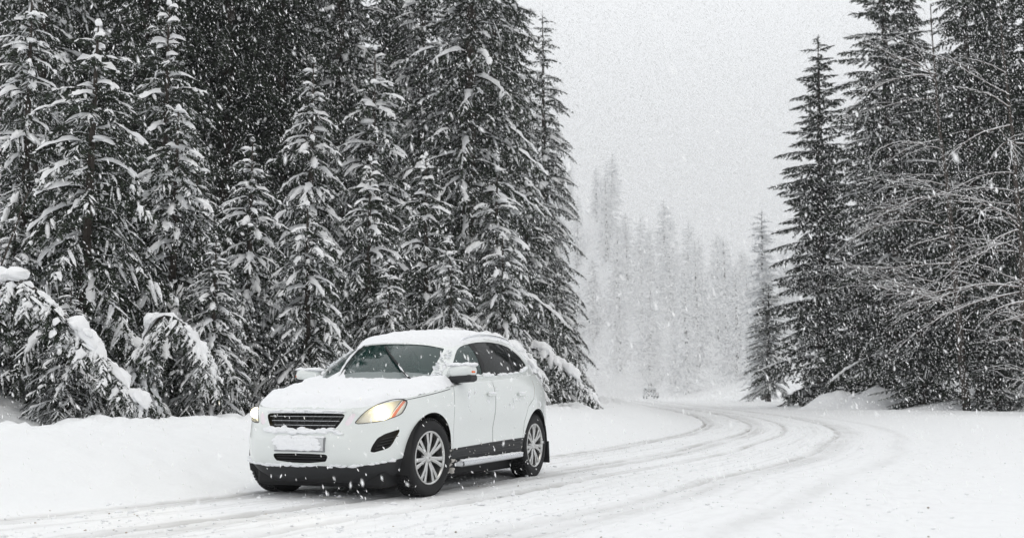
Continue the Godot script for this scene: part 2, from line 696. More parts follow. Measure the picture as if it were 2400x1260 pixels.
func make_forest() -> void:
	var young := {"lengths": [0.4, 0.8, 1.3, 1.9, 2.6], "variants": 5, "p0": -0.25, "p1": -1.12, "step": 0.10, "tuft": 0.095, "spacing": 0.065, "snowy": 0.6, "hang": 1.5, "shape": 0.75, "top_lift": 0.6, "low_lift": -0.05, "lumps": 0.98}
	protos.young_a = make_spruce(7.0, 2.15, 0.36, 7, 0.35, young)
	young.p1 = -1.25
	young.snowy = 0.7
	protos.young_b = make_spruce(6.4, 2.0, 0.34, 7, 0.3, young)
	young.snowy = 0.42
	young.p0 = -0.1
	young.lumps = 1.15
	protos.young_c = make_spruce(7.6, 2.5, 0.38, 7, 0.4, young)
	var tall := {"lengths": [0.6, 1.2, 2.0, 2.9, 3.8], "variants": 4, "p0": -0.12, "p1": -0.98, "step": 0.19, "tuft": 0.18, "spacing": 0.13, "snowy": 0.42, "hang": 1.5, "shape": 0.66, "top_lift": 0.6, "low_lift": -0.1, "lumps": 1.6, "gaps": 0.25}
	protos.tall_a = make_spruce(24.0, 3.3, 0.58, 8, 1.6, tall)
	tall.snowy = 0.38
	protos.tall_b = make_spruce(25.0, 3.9, 0.62, 8, 2.2, tall)
	tall.snowy = 0.16
	tall.lumps = 1.1
	tall.spacing = 0.11
	tall.tuft = 0.2
	protos.dark = make_spruce(24.0, 3.6, 0.58, 9, 3.0, tall)
	tall.snowy = 0.3
	tall.lumps = 1.15
	tall.tuft = 0.23
	tall.p0 = 0.05
	tall.p1 = -0.6
	tall.gaps = 0.3
	protos.dusted = make_spruce(24.0, 3.3, 0.66, 8, 0.9, tall)
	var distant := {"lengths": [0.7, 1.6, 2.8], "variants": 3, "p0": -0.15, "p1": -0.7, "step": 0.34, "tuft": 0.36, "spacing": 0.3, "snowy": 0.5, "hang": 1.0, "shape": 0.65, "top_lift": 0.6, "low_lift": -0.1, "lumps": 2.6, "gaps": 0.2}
	needle_tint = Color(0.82, 0.835, 0.85)   # needles painted pale, distance haze put into their colour
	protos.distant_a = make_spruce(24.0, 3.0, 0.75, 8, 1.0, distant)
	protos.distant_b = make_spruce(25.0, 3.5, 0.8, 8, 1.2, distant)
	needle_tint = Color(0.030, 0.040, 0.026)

	# --- snowy young spruces along the left bank: kind, x, z, height, turn, width, label
	for t in [
		["young_c", -7.25, 19.0, 6.7, 0.4, 1.2, "broad snowy young spruce at the left edge, tallest behind the arching bough"],
		["young_b", -6.15, 20.3, 5.7, 2.1, 1.2, "young spruce with thick snow tufts, second from the left above the snowbank"],
		["young_a", -5.3, 22.6, 5.6, 1.0, 1.2, "young spruce with a bent rounded top, left of the car's windscreen"],
		["young_b", -3.95, 22.0, 4.45, 4.0, 1.3, "short snow-covered spruce directly behind the car's bonnet"],
		["young_a", -6.6, 23.5, 4.9, 3.3, 1.15, "young spruce peeking between two taller ones far left of the car"],
		["young_a", -4.3, 34.0, 10.2, 5.0, 1.1, "slim tall snowy spruce above the car's windscreen"],
		["young_c", -2.3, 30.5, 7.1, 2.6, 1.05, "dark-hearted spruce with snowy sides rising over the car's roof"],
		["young_b", -0.6, 36.0, 8.0, 0.2, 1.2, "snow-plastered spruce behind the rear end of the car's roof"],
		["young_c", -2.75, 25.0, 3.6, 1.4, 1.35, "low bushy spruce just behind the car's roof, dark underneath"],
		["young_b", 1.9, 47.0, 5.6, 5.4, 1.25, "small snowy spruce at the right end of the left forest, right of the car"],
		["young_a", -5.8, 32.0, 8.8, 0.8, 1.0, "spruce with long drooping snowy arms, half hidden behind the bent-topped one"],
		["young_c", 0.6, 42.0, 8.6, 3.9, 1.2, "snowy spruce beneath the two tallest ones at the forest's right end"],
		["young_b", -8.6, 21.5, 4.6, 1.9, 1.3, "low spreading spruce at the left edge, just above the arching bough"],
		["young_a", -5.2, 19.6, 3.4, 0.7, 1.35, "waist-high bushy spruce above the snowbank, left of the car's far mirror"],
		["young_c", -3.4, 26.5, 6.2, 5.1, 1.05, "snowy spruce between the car's windscreen and the slim tall one behind it"],
		["young_a", -1.5, 28.0, 4.6, 2.2, 1.2, "low snowy spruce right behind the car's roof rails"],
		["young_b", -0.2, 31.0, 5.0, 3.0, 1.2, "bushy snowy spruce above the tail end of the car's roof"],
		["young_c", -8.1, 26.0, 8.4, 4.4, 1.1, "spruce with sagging arms in the second row at the far left"],
		["young_b", 2.3, 56.0, 6.5, 1.2, 1.3, "small greyish spruce under the spire-topped one, at the bend of the road"],
		["young_a", -6.9, 17.6, 2.3, 1.2, 1.5, "small bush-like spruce tucked beneath the arching bough at the lower left"],
		["young_b", -8.2, 18.6, 2.9, 4.2, 1.5, "squat spruce at the left edge, half buried behind the snowbank"],
		["young_a", -9.8, 22.5, 7.4, 2.9, 1.0, "dark spruce cut off by the left edge of the view"],
	]:
		spruce(t[0], t[1], t[2], t[3], t[4], t[6], "young snowy spruces on the left bank", t[5])
	# --- tall spruces of the left forest
	for t in [
		["tall_a", 2.1, 70.0, 24.9, 0.3, 1.05, "tall pointed spruce with its spire against the sky, right end of the left forest"],
		["tall_b", -2.7, 61.0, 25.0, 1.7, 0.95, "very tall snowy spruce just left of the spire-topped one"],
		["tall_a", -4.2, 50.0, 24.0, 4.1, 1.0, "tall spruce above the middle of the car's roof, its top out of view"],
		["tall_b", -6.4, 42.0, 23.0, 2.2, 1.0, "tall spruce with snow-dusted boughs above the car's windscreen, top out of view"],
		["dark", -8.0, 38.5, 23.0, 0.9, 1.0, "dark shaded spruce with little snow, upper left of the car"],
		["dark", -9.3, 36.0, 22.0, 3.6, 0.95, "dark spruce with bare lower trunk deep in the left forest"],
		["dark", -11.5, 34.0, 22.0, 5.2, 0.95, "dark spruce trunk beside a pale gap in the forest, upper left"],
		["tall_b", -14.2, 33.0, 22.0, 0.5, 0.9, "snow-dusted tall spruce at the upper left corner of the view"],
	]:
		spruce(t[0], t[1], t[2], t[3], t[4], t[6], "tall spruces of the left forest", t[5])
	var r2 := RandomNumberGenerator.new()
	r2.seed = 21
	var made := 0
	var spots := []
	for i in 900:
		var z := r2.randf_range(36.0, 120.0)
		var x := r2.randf_range(-0.47 * z, 0.08 * z + 1.0)
		var u := across(x, z)
		if u > -7.5 or u < -45.0:
			continue
		var ok := true
		for s in spots:
			if s.distance_to(Vector2(x, z)) < 3.4 + 0.02 * z:
				ok = false
		for s in [Vector2(1.9, 70), Vector2(-1.6, 61), Vector2(-4.2, 50), Vector2(-6.4, 42), Vector2(-8, 38.5), Vector2(-9.3, 36), Vector2(-11.5, 34), Vector2(-14.2, 33)]:
			if s.distance_to(Vector2(x, z)) < 3.0:
				ok = false
		if not ok or absf(x + 0.335 * z) < 0.02 * z:
			continue
		spots.append(Vector2(x, z))
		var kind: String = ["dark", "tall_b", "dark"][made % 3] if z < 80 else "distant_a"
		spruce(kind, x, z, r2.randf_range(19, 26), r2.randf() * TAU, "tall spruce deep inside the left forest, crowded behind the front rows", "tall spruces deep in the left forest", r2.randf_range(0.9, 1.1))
		made += 1
		if made >= 46:
			break
	# --- right forest
	for t in [
		["dusted", 19.2, 70.0, 23.4, 2.0, 1.4, "lone spire-topped spruce at the left end of the right forest"],
		["dusted", 21.4, 63.0, 29.0, 4.4, 1.25, "big spruce right of the lone spire, its top out of view"],
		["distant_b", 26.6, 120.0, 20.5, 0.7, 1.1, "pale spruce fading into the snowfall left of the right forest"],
		["dark", 24.0, 66.0, 27.0, 0.4, 1.0, "tall spruce behind the bare snowy branches, left of the right-hand dark one"],
		["dark", 23.4, 56.5, 26.0, 2.5, 1.1, "dark tall spruce behind the middle of the bare branches on the right"],
		["dark", 25.2, 54.0, 26.0, 5.5, 1.1, "dark tall spruce cut off by the right edge of the view"],
		["tall_b", 23.2, 103.0, 11.0, 5.0, 1.9, "small grey spruce at the foot of the pale one on the right roadside"],
		["dusted", 21.0, 58.0, 9.0, 1.1, 2.0, "low dark spruce at the foot of the right forest behind the snow piles"],
		["dusted", 22.6, 53.0, 7.0, 3.1, 2.0, "low spruce with snowy tips at the lower right, beneath the bare branches"],
		["young_c", 23.2, 50.0, 4.2, 0.6, 1.25, "lowest spruce at the right edge, behind the snow field's rim"],
		["dusted", 20.0, 66.0, 9.0, 2.7, 1.9, "bushy spruce hugging the foot of the lone spire-topped spruce"],
	]:
		spruce(t[0], t[1], t[2], t[3], t[4], t[6], "spruces at the edge of the right forest", t[5])
	made = 0
	spots.clear()
	for i in 400:
		var z := r2.randf_range(60.0, 110.0)
		var x := r2.randf_range(0.33 * z, 0.5 * z + 3.0)
		if x < 0.27 * z + 4.0 and z > 90.0:
			continue
		var ok := true
		for s in spots:
			if s.distance_to(Vector2(x, z)) < 3.6:
				ok = false
		if not ok:
			continue
		spots.append(Vector2(x, z))
		spruce(["dark", "dusted"][made % 2], x, z, r2.randf_range(22, 28), r2.randf() * TAU, "tall spruce deep inside the right forest behind the bare branches", "tall spruces deep in the right forest")
		made += 1
		if made >= 22:
			break
	# --- far hillside, nearly lost in the snowfall
	made = 0
	spots.clear()
	for i in 3000:
		var z := r2.randf_range(190.0, 335.0)
		var x := r2.randf_range(-0.02 * z, 0.30 * z)
		var u := across(x, z)
		if (u > -6.5 and u < 13.0) or (z < 200.0 and u > 0.0 and x < 0.2 * z):
			continue
		var ok := true
		for s in spots:
			if s.distance_to(Vector2(x, z)) < 8.5:
				ok = false
				break
		if not ok:
			continue
		spots.append(Vector2(x, z))
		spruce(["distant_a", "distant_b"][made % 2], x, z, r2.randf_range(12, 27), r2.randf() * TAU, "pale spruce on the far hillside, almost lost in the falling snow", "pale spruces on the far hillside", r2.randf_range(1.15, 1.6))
		made += 1
		if made >= 74:
			break
	make_bent_boughs()
	make_bare_trees()


# Saplings bowed to the ground under their snow: a curved stem with hanging boughs
func make_bent(called: String, label: String, pts: Array, thick: float, snow_r: float, reach: float, sd: int) -> void:
	rng.seed = sd
	var o := thing(called, label, "sapling", "")
	var base: Vector3 = pts[0]
	o.position = base
	var c := Curve3D.new()
	for i in pts.size():
		var tan_: Vector3 = (pts[mini(i + 1, pts.size() - 1)] - pts[maxi(i - 1, 0)]) / 6.0
		c.add_point(pts[i] - base, -tan_, tan_)
	var total := c.get_baked_length()
	var nv := PackedVector3Array()
	var nc := PackedColorArray()
	var sv := PackedVector3Array()
	var sn := PackedVector3Array()
	var wv := PackedVector3Array()
	var tv := PackedVector3Array()
	var pad := PackedVector3Array()
	var padw := PackedFloat32Array()
	var kinds := []
	for k in 6:
		kinds.append(make_bough([0.4, 0.6, 0.9][k % 3], -0.5, -1.25, 0.07, 0.08, 0.05, 0.6, 1.0, 0, 1, 1.25))
	var s := 0.15
	var last := c.sample_baked(0)
	while s < total:
		var p := c.sample_baked(s)
		var f := s / total
		var d := (c.sample_baked(minf(s + 0.1, total)) - c.sample_baked(maxf(s - 0.1, 0))).normalized()
		tube(tv, last, p, thick * (1.05 - f), thick * (1.0 - f) + 0.004, 7)
		last = p
		for side: float in [-1.0, 1.0]:
			for rep in 2:
				var b: Array = kinds[rng.randi() % 6]
				var l: float = reach * rr(0.6, 1.2) * (1.0 - 0.55 * f)
				var sc: float = l / b[5]
				var yaw := atan2(-d.z, d.x) + side * rr(0.5, 1.5)
				var basis := (Basis(Vector3.UP, yaw) * Basis(Vector3.BACK, rr(-0.5, 0.25))).scaled_local(Vector3(sc, sc, sc))
				var xf := Transform3D(basis, p)
				nv.append_array(xf * (b[0] as PackedVector3Array))
				nc.append_array(b[1])
				wv.append_array(xf * (b[4] as PackedVector3Array))
				sv.append_array(xf * (b[2] as PackedVector3Array))
				sn.append_array(Transform3D(basis.orthonormalized(), Vector3.ZERO) * (b[3] as PackedVector3Array))
		var w := snow_r * (rr(0.6, 1.7) if rng.randf() < 0.72 else rr(0.05, 0.3)) * (1.0 - 0.4 * f)
		pad.append(p + Vector3(0, w * 0.2, 0))
		padw.append(w)
		if rng.randf() < 0.55:
			add_blob(sv, sn, blob_xf(p + Vector3(rr(-0.05, 0.05), w * 0.5, rr(-0.06, 0.06)), d, w * rr(1.5, 2.4), w * rr(0.9, 1.2), w * 1.25), 1)
		if rng.randf() < 0.15:
			w *= 0.7
			add_blob(sv, sn, blob_xf(p + Vector3(rr(-0.15, 0.15), rr(-0.1, 0.1), rr(-0.2, 0.2)), d, w * 1.3, w * 0.8, w), 1)
		s += 0.13
	ribbon(sv, sn, pad, padw)
	put_mesh("trunk", raw(tv), M.bark, o)
	put_mesh("limbs", raw(wv), M.bark, o)
	put_mesh("crown", raw(nv, PackedVector3Array(), nc), M.needles, o)
	put_mesh("snow_load", raw(sv, sn), M.tree_snow, o)


func make_bent_boughs() -> void:
	make_bent("spruce_sapling", "bowed spruce sapling arching down to the right under thick pillows of snow, lower left corner",
		[at(-8.6, 0.5, 16.4), at(-8.0, 2.0, 16.2), at(-7.1, 2.55, 16.0), at(-6.3, 2.05, 15.8), at(-5.5, 1.3, 15.6), at(-5.0, 0.75, 15.5)], 0.05, 0.10, 0.8, 31)
	make_bent("spruce_sapling", "small bowed sapling with a rounded snowy back, right of the big arching one",
		[at(-5.9, 0.4, 17.8), at(-5.75, 1.6, 17.6), at(-5.35, 2.15, 17.4), at(-4.8, 1.75, 17.2), at(-4.4, 0.95, 17.0)], 0.035, 0.09, 0.6, 32)
	make_bent("spruce_sapling", "snow-pressed sapling sloping down to the right behind the car's tail",
		[at(0.0, 1.2, 33.0), at(0.5, 2.2, 33.0), at(1.3, 1.9, 32.5), at(2.2, 0.9, 32.0), at(2.6, 0.3, 32.0)], 0.04, 0.13, 0.9, 33)
	make_bent("spruce_sapling", "snow-covered bowed branch lying almost level behind the car's roof",
		[at(-2.4, 0.4, 27.0), at(-2.2, 2.0, 27.0), at(-1.5, 2.35, 26.6), at(-0.7, 2.25, 26.2), at(0.1, 1.9, 26.0), at(0.6, 1.3, 26.0)], 0.04, 0.11, 0.55, 34)


# Bare broadleaf trees whose arching branches carry a line of snow
func make_bare(called: String, label: String, x: float, z: float, lean: float, branches: int, sd: int, low: float, high: float, lmax: float) -> void:
	rng.seed = sd
	var o := thing(called, label, "tree", "")
	o.position = at(x, ground_h(x, z, false) - 0.1, z)
	var tv := PackedVector3Array()
	var bv := PackedVector3Array()
	var sv := PackedVector3Array()
	var p := Vector3.ZERO
	var spine := [p]
	for i in 16:
		var q := p + Vector3(-lean + rr(-0.06, 0.06), 1.0, rr(-0.06, 0.06)) * (high + 2.0) / 16.0
		tube(tv, p, q, high * 0.011 * (1.0 - i / 17.0) + 0.01, high * 0.011 * (1.0 - (i + 1) / 17.0) + 0.01, 8)
		p = q
		spine.append(p)
	for i in branches:
		var y := rr(low, high)
		var k := clampi(int(y / (high + 2.0) * 16.0), 0, 15)
		var start: Vector3 = spine[k].lerp(spine[k + 1], rng.randf())
		var yaw := PI + rr(-0.9, 0.9) if rng.randf() < 0.75 else rng.randf() * TAU
		branch(bv, sv, start, yaw, rr(-0.3, 0.7), lmax * rr(0.3, 1.0), rr(0.014, 0.030), 0)
	put_mesh("trunk", raw(tv), M.bark, o)
	put_mesh("branches", raw(bv), M.twig, o)
	put_mesh("snow_load", raw(sv), M.tree_snow, o)


func branch(bv: PackedVector3Array, sv: PackedVector3Array, p: Vector3, yaw: float, pitch: float, length: float, r: float, level: int) -> void:
	var steps := maxi(4, int(length / 0.35))
	var bend := rr(0.1, 1.0) * (1.0 if level == 0 else 0.7)
	for i in steps:
		var f := float(i) / steps
		yaw += rr(-0.13, 0.13)
		pitch += rr(-0.07, 0.07)
		var a := pitch - bend * f + rr(-0.09, 0.09)
		var q := p + Vector3(cos(a) * cos(yaw), sin(a), cos(a) * sin(yaw)) * length / steps
		var ra := r * (1.0 - f * 0.8)
		var rb := r * (1.0 - (f + 1.0 / steps) * 0.8)
		tube(bv, p, q, ra, rb, 4 if level == 0 else 3)
		if rng.randf() < [0.9, 0.62, 0.3, 0.0][level]:
			var up := Vector3(0, ra * 0.9 + 0.004, 0)
			tube(sv, p + up, q + up, ra * 0.75 + 0.004, rb * 0.75 + 0.004, 4)
		if level < 2 and i > 0:
			var n := 1 if level == 0 else (1 if rng.randf() < 0.6 else 0)
			for j in n:
				branch(bv, sv, q, yaw + rr(0.15, 0.75) * (1.0 if rng.randf() < 0.5 else -1.0), a + rr(-0.4, 0.45), length * rr(0.3, 0.55) * (1.1 - f * 0.6), ra * 0.5, level + 1)
		p = q


func make_bare_trees() -> void:
	make_bare("bare_tree", "bare tree at the right edge with long arching snow-lined branches reaching left", 20.6, 45.0, 0.02, 20, 51, 1.5, 15.0, 7.0)
	make_bare("bare_tree", "bare tree behind the first, its fine twigs reaching towards the lone spire spruce", 21.6, 54.0, 0.05, 20, 52, 2.0, 18.0, 6.5)
	make_bare("bare_shrub", "bare leaning stem crossing the lower right corner with a thick line of snow", 20.9, 43.0, 0.25, 16, 53, 0.5, 5.0, 3.0)
	make_bare("bare_shrub", "bare twigs arching over the left edge of the forest beside the bowed sapling", -8.9, 18.0, -0.35, 6, 54, 0.8, 1.2, 1.6)


# ================================================================== triangles with clipping, for the car
# A sheet is [positions, normals, uv]
func sheet(nu: int, nv: int, f: Callable, outward: Vector3) -> Array:
	var p := []
	var w := []
	for j in nv + 1:
		var row := PackedVector3Array()
		var urow := PackedVector2Array()
		for i in nu + 1:
			var e: Array = f.call(float(i) / nu, float(j) / nv)
			row.append(e[0])
			urow.append(e[1])
		p.append(row)
		w.append(urow)
	var nr := []
	for j in nv + 1:
		var row := PackedVector3Array()
		for i in nu + 1:
			var a: Vector3 = p[j][mini(i + 1, nu)] - p[j][maxi(i - 1, 0)]
			var b: Vector3 = p[mini(j + 1, nv)][i] - p[maxi(j - 1, 0)][i]
			var q := a.cross(b)
			row.append(q.normalized())
		nr.append(row)
	var mid: Vector3 = nr[nv / 2][nu / 2]
	var flip := -1.0 if mid.dot(outward) < 0 else 1.0
	var pv := PackedVector3Array()
	var pn := PackedVector3Array()
	var pu := PackedVector2Array()
	for j in nv:
		for i in nu:
			for e in [[j, i], [j, i + 1], [j + 1, i], [j, i + 1], [j + 1, i + 1], [j + 1, i]]:
				pv.append(p[e[0]][e[1]])
				pn.append(nr[e[0]][e[1]] * flip)
				pu.append(w[e[0]][e[1]])
	return [pv, pn, pu]


func cut(s: Array, g: Callable) -> Array:   # -> [where g >= 0, where g < 0]
	var sv: PackedVector3Array = s[0]
	var sn: PackedVector3Array = s[1]
	var su: PackedVector2Array = s[2]
	var av := PackedVector3Array()
	var an := PackedVector3Array()
	var au := PackedVector2Array()
	var bv := PackedVector3Array()
	var bn := PackedVector3Array()
	var bu := PackedVector2Array()
	for t in range(0, sv.size(), 3):
		var d := [g.call(sv[t], su[t]), g.call(sv[t + 1], su[t + 1]), g.call(sv[t + 2], su[t + 2])]
		if d[0] >= 0 and d[1] >= 0 and d[2] >= 0:
			for k in 3:
				av.append(sv[t + k]); an.append(sn[t + k]); au.append(su[t + k])
			continue
		if d[0] < 0 and d[1] < 0 and d[2] < 0:
			for k in 3:
				bv.append(sv[t + k]); bn.append(sn[t + k]); bu.append(su[t + k])
			continue
		var ins := []
		var outs := []
		for k in 3:
			var k2 := (k + 1) % 3
			var e := [sv[t + k], sn[t + k], su[t + k]]
			if d[k] >= 0:
				ins.append(e)
			else:
				outs.append(e)
			if (d[k] >= 0) != (d[k2] >= 0):
				var f: float = d[k] / (d[k] - d[k2])
				var m := [sv[t + k].lerp(sv[t + k2], f), sn[t + k].lerp(sn[t + k2], f), su[t + k].lerp(su[t + k2], f)]
				ins.append(m)
				outs.append(m)
		for k in range(1, ins.size() - 1):
			for e in [ins[0], ins[k], ins[k + 1]]:
				av.append(e[0]); an.append(e[1]); au.append(e[2])
		for k in range(1, outs.size() - 1):
			for e in [outs[0], outs[k], outs[k + 1]]:
				bv.append(e[0]); bn.append(e[1]); bu.append(e[2])
	return [[av, an, au], [bv, bn, bu]]


func mirrored(s: Array) -> Array:
	var v: PackedVector3Array = s[0].duplicate()
	var n: PackedVector3Array = s[1].duplicate()
	for i in v.size():
		v[i].x = -v[i].x
		n[i].x = -n[i].x
	return [v, n, s[2]]


func both(s: Array) -> Array:
	var m := mirrored(s)
	return [s[0] + m[0], s[1] + m[1], s[2] + s[2]]


func joined(list: Array) -> Array:
	var out := [PackedVector3Array(), PackedVector3Array(), PackedVector2Array()]
	for s in list:
		out = [out[0] + s[0], out[1] + s[1], out[2] + s[2]]
	return out


func pushed(s: Array, d: float) -> Array:
	var v: PackedVector3Array = s[0].duplicate()
	for i in v.size():
		v[i] += s[1][i] * d
	return [v, s[1], s[2]]


func emit(called: String, s: Array, m: Material, parent: Node) -> MeshInstance3D:
	var v: PackedVector3Array = s[0].duplicate()
	var n: PackedVector3Array = s[1].duplicate()
	for t in range(0, v.size(), 3):
		if (v[t + 1] - v[t]).cross(v[t + 2] - v[t]).dot(n[t] + n[t + 1] + n[t + 2]) > 0:
			var a := v[t + 1]
			v[t + 1] = v[t + 2]
			v[t + 2] = a
			a = n[t + 1]
			n[t + 1] = n[t + 2]
			n[t + 2] = a
	return commit(called, v, n, m, parent)


func poly(pts: Array, rounds := 2) -> PackedVector2Array:   # corner-cut outline
	var p := PackedVector2Array()
	for e in pts:
		p.append(Vector2(e[0], e[1]))
	for k in rounds:
		var q := PackedVector2Array()
		for i in p.size():
			var a := p[i]
			var b := p[(i + 1) % p.size()]
			q.append(a.lerp(b, 0.22))
			q.append(a.lerp(b, 0.78))
		p = q
	return p


func inside(p: Vector2, pl: PackedVector2Array, box: Rect2) -> float:   # distance to the outline, positive inside
	if not box.has_point(p):
		return -0.06
	var d := 1e9
	for i in pl.size():
		d = minf(d, p.distance_squared_to(Geometry2D.get_closest_point_to_segment(p, pl[i], pl[(i + 1) % pl.size()])))
	return sqrt(d) * (1.0 if Geometry2D.is_point_in_polygon(p, pl) else -1.0)


func region(pts: Array, rounds := 2) -> Array:
	var pl := poly(pts, rounds)
	var box := Rect2(pl[0], Vector2.ZERO)
	for p in pl:
		box = box.expand(p)
	return [pl, box.grow(0.06)]


func soft_box(size: Vector3, bevel: float, xf := Transform3D()) -> Array:   # a rounded box as a sheet
	var v := PackedVector3Array()
	var n := PackedVector3Array()
	var h := size / 2.0
	var inner := h - Vector3(bevel, bevel, bevel)
	for axis in 3:
		for sg: float in [-1.0, 1.0]:
			var ks := [-1.0, -0.5, 0.0, 0.5, 1.0]
			var pts := []
			for a in ks:
				var row := []
				for b in ks:
					var q := Vector3()
					q[axis] = sg
					q[(axis + 1) % 3] = a
					q[(axis + 2) % 3] = b
					var c := Vector3(q.x * h.x, q.y * h.y, q.z * h.z)
					for e in 3:
						if absf(q[e]) == 0.5:
							c[e] = signf(q[e]) * inner[e]
					var k := c.clamp(-inner, inner)
					var d := (c - k)
					d = d.normalized() if d.length() > 1e-6 else Vector3()
					row.append([k + d * bevel, d if d.length() > 0.1 else Vector3()])
				pts.append(row)
			for i in 4:
				for j in 4:
					for e in [[i, j], [i + 1, j], [i, j + 1], [i + 1, j], [i + 1, j + 1], [i, j + 1]]:
						v.append(xf * (pts[e[0]][e[1]][0] as Vector3))
						n.append((xf.basis * (pts[e[0]][e[1]][1] as Vector3)).normalized())
	var u := PackedVector2Array()
	u.resize(v.size())
	return [v, n, u]


func lathe(profile: Array, segs: int) -> Array:   # [radius, x] turned about the x axis
	return sheet(segs, profile.size() - 1, func(a, b):
		var e: Array = profile[int(round(b * (profile.size() - 1)))]
		return [Vector3(e[1], e[0] * cos(a * TAU), e[0] * sin(a * TAU)), Vector2(a, b)], Vector3(0, 0, 0))


# ================================================================== the white car
# Its own axes: x to its left, y up, z forward, origin between the wheels on the road.
var col_s := PackedFloat32Array()
var col_t := PackedFloat32Array()
var col_l := PackedFloat32Array()
const AF := [[0.15, 1.98], [0.20, 2.09], [0.28, 2.20], [0.36, 2.27], [0.45, 2.295], [0.55, 2.295], [0.62, 2.27], [0.70, 2.245], [0.80, 2.21], [0.87, 2.14], [0.95, 2.03], [1.05, 1.95]]
const AR := [[0.25, 2.13], [0.35, 2.27], [0.5, 2.32], [0.65, 2.32], [0.75, 2.27], [0.9, 2.25], [1.05, 2.21], [1.22, 2.13]]
const WD := [[0.2, 0.80], [0.26, 0.865], [0.32, 0.89], [0.40, 0.90], [0.50, 0.905], [0.62, 0.92], [0.75, 0.932], [0.87, 0.938], [0.97, 0.932], [1.06, 0.912], [1.14, 0.88], [1.22, 0.84]]
const TOP := [[0.0, 0.835], [0.45, 0.845], [0.62, 0.862], [0.82, 0.905], [1.05, 0.945], [1.5, 1.005], [1.9, 1.055], [2.3, 1.095], [3.0, 1.12], [3.9, 1.16], [4.6, 1.20], [5.0, 1.21], [6.2, 1.21]]
const LOW := [[0.0, 0.155], [0.6, 0.16], [0.95, 0.19], [1.3, 0.235], [3.9, 0.27], [4.6, 0.27], [6.2, 0.30]]
const CLAD := [[0.0, 0.325], [0.5, 0.325], [0.8, 0.345], [1.0, 0.375], [1.2, 0.40], [1.9, 0.43], [3.9, 0.475], [4.6, 0.47], [6.2, 0.46]]


func columns_of_car() -> void:
	var pts := []
	for i in 4001:
		var a := PI * i / 4000.0
		var n := 4.2 if a < PI / 2 else 5.0
		pts.append(Vector2(2.28 * signf(cos(a)) * pow(absf(cos(a)), 2.0 / n), 0.94 * pow(sin(a), 2.0 / n)))
	var l := 0.0
	var total := 0.0
	for i in 4000:
		total += pts[i].distance_to(pts[i + 1])
	var want := 0.0
	col_s.clear()
	for i in 4000:
		while want <= l + pts[i].distance_to(pts[i + 1]) and col_s.size() <= 240:
			col_s.append(pts[i].x / 2.28)
			col_t.append(pts[i].y / 0.94)
			col_l.append(want)
			want += total / 240.0
		l += pts[i].distance_to(pts[i + 1])
	while col_s.size() <= 240:
		col_s.append(-1.0)
		col_t.append(0.0)
		col_l.append(total)


func tub_at(l: float, y: float) -> Vector3:   # point of the lower body's skin at distance l round from the nose
	var f := clampf(l / col_l[240] * 240.0, 0.0, 239.999)
	var i := int(f)
	var cs := lerpf(col_s[i], col_s[i + 1], f - i)
	var ct := lerpf(col_t[i], col_t[i + 1], f - i)
	var s := cs * (table(AF, y) if cs > 0 else table(AR, y))
	var w := table(WD, y)
	for c in [1.387, -1.387]:   # flared arches
		var d := Vector2(s - c, y - 0.37).length()
		w += 0.018 * exp(-pow((d - 0.42) / 0.09, 2.0)) * smooth(0.3, 0.5, y)
	w -= 0.016 * exp(-pow((y - 0.62) / 0.1, 2.0)) * smooth(1.0, 0.6, absf(s))   # hollow of the doors
	return Vector3(ct * w, y, s)


func rail(t: Array, k: float) -> Vector3:   # Catmull-Rom through points [s, t, y] -> car axes
	var i := clampi(int(k), 0, t.size() - 2)
	var f := k - i
	var g := func(j: int) -> Vector3:
		var m := clampi(j, 0, t.size() - 1)
		var e: Array = t[m]
		var sg := 1.0
		if j < 0:
			e = t[-j]
			sg = -1.0
		elif j > t.size() - 1:
			e = t[2 * (t.size() - 1) - j]
			sg = -1.0
		return Vector3(e[1] * sg, e[2], e[0])
	var p0: Vector3 = g.call(i - 1)
	var p1: Vector3 = g.call(i)
	var p2: Vector3 = g.call(i + 1)
	var p3: Vector3 = g.call(i + 2)
	return p1.cubic_interpolate(p2, p0, p3, f)


const BELT := [[1.34, 0.0, 1.085], [1.26, 0.42, 1.08], [1.0, 0.71, 1.075], [0.80, 0.79, 1.09], [-0.35, 0.82, 1.125], [-1.3, 0.78, 1.165], [-1.95, 0.66, 1.195], [-2.12, 0.40, 1.20], [-2.16, 0.0, 1.20]]
const ROOF := [[0.48, 0.0, 1.52], [0.44, 0.34, 1.507], [0.31, 0.575, 1.47], [0.12, 0.60, 1.497], [-0.45, 0.63, 1.583], [-1.1, 0.605, 1.58], [-1.66, 0.52, 1.54], [-1.86, 0.3, 1.56], [-1.92, 0.0, 1.57]]
const CROWN := [[-1.95, 1.57], [-1.4, 1.63], [-0.8, 1.645], [-0.3, 1.63], [0.1, 1.59], [0.35, 1.545], [0.48, 1.52]]
const HOODC := [[0.8, 1.12], [1.2, 1.085], [1.5, 1.04], [1.8, 0.98], [2.05, 0.91], [2.14, 0.868], [2.21, 0.835]]


func cabin_at(k: float, v: float) -> Vector3:
	var a := rail(BELT, k)
	var b := rail(ROOF, k)
	var p := a.lerp(b, v)
	var out := Vector3(signf(a.x) if k > 2.0 and k < 7.0 else 0.0, 0, 0)
	var side := smooth(1.5, 3.0, k) * smooth(7.6, 6.0, k)
	p += out * 0.035 * sin(PI * clampf(v, 0, 1)) * side
	if k < 2.5:
		p += Vector3(0, 0.5, 0.5) * 0.05 * sin(PI * clampf(v, 0, 1)) * smooth(2.5, 0.5, k)
	return p


func hood_at(l: float, k: float) -> Vector3:   # k 1 at the wing, 0 on the centre line
	var e := tub_at(l, table(TOP, l))
	return Vector3(e.x * k, lerpf(maxf(table(HOODC, e.z), e.y), e.y, k * k), e.z)


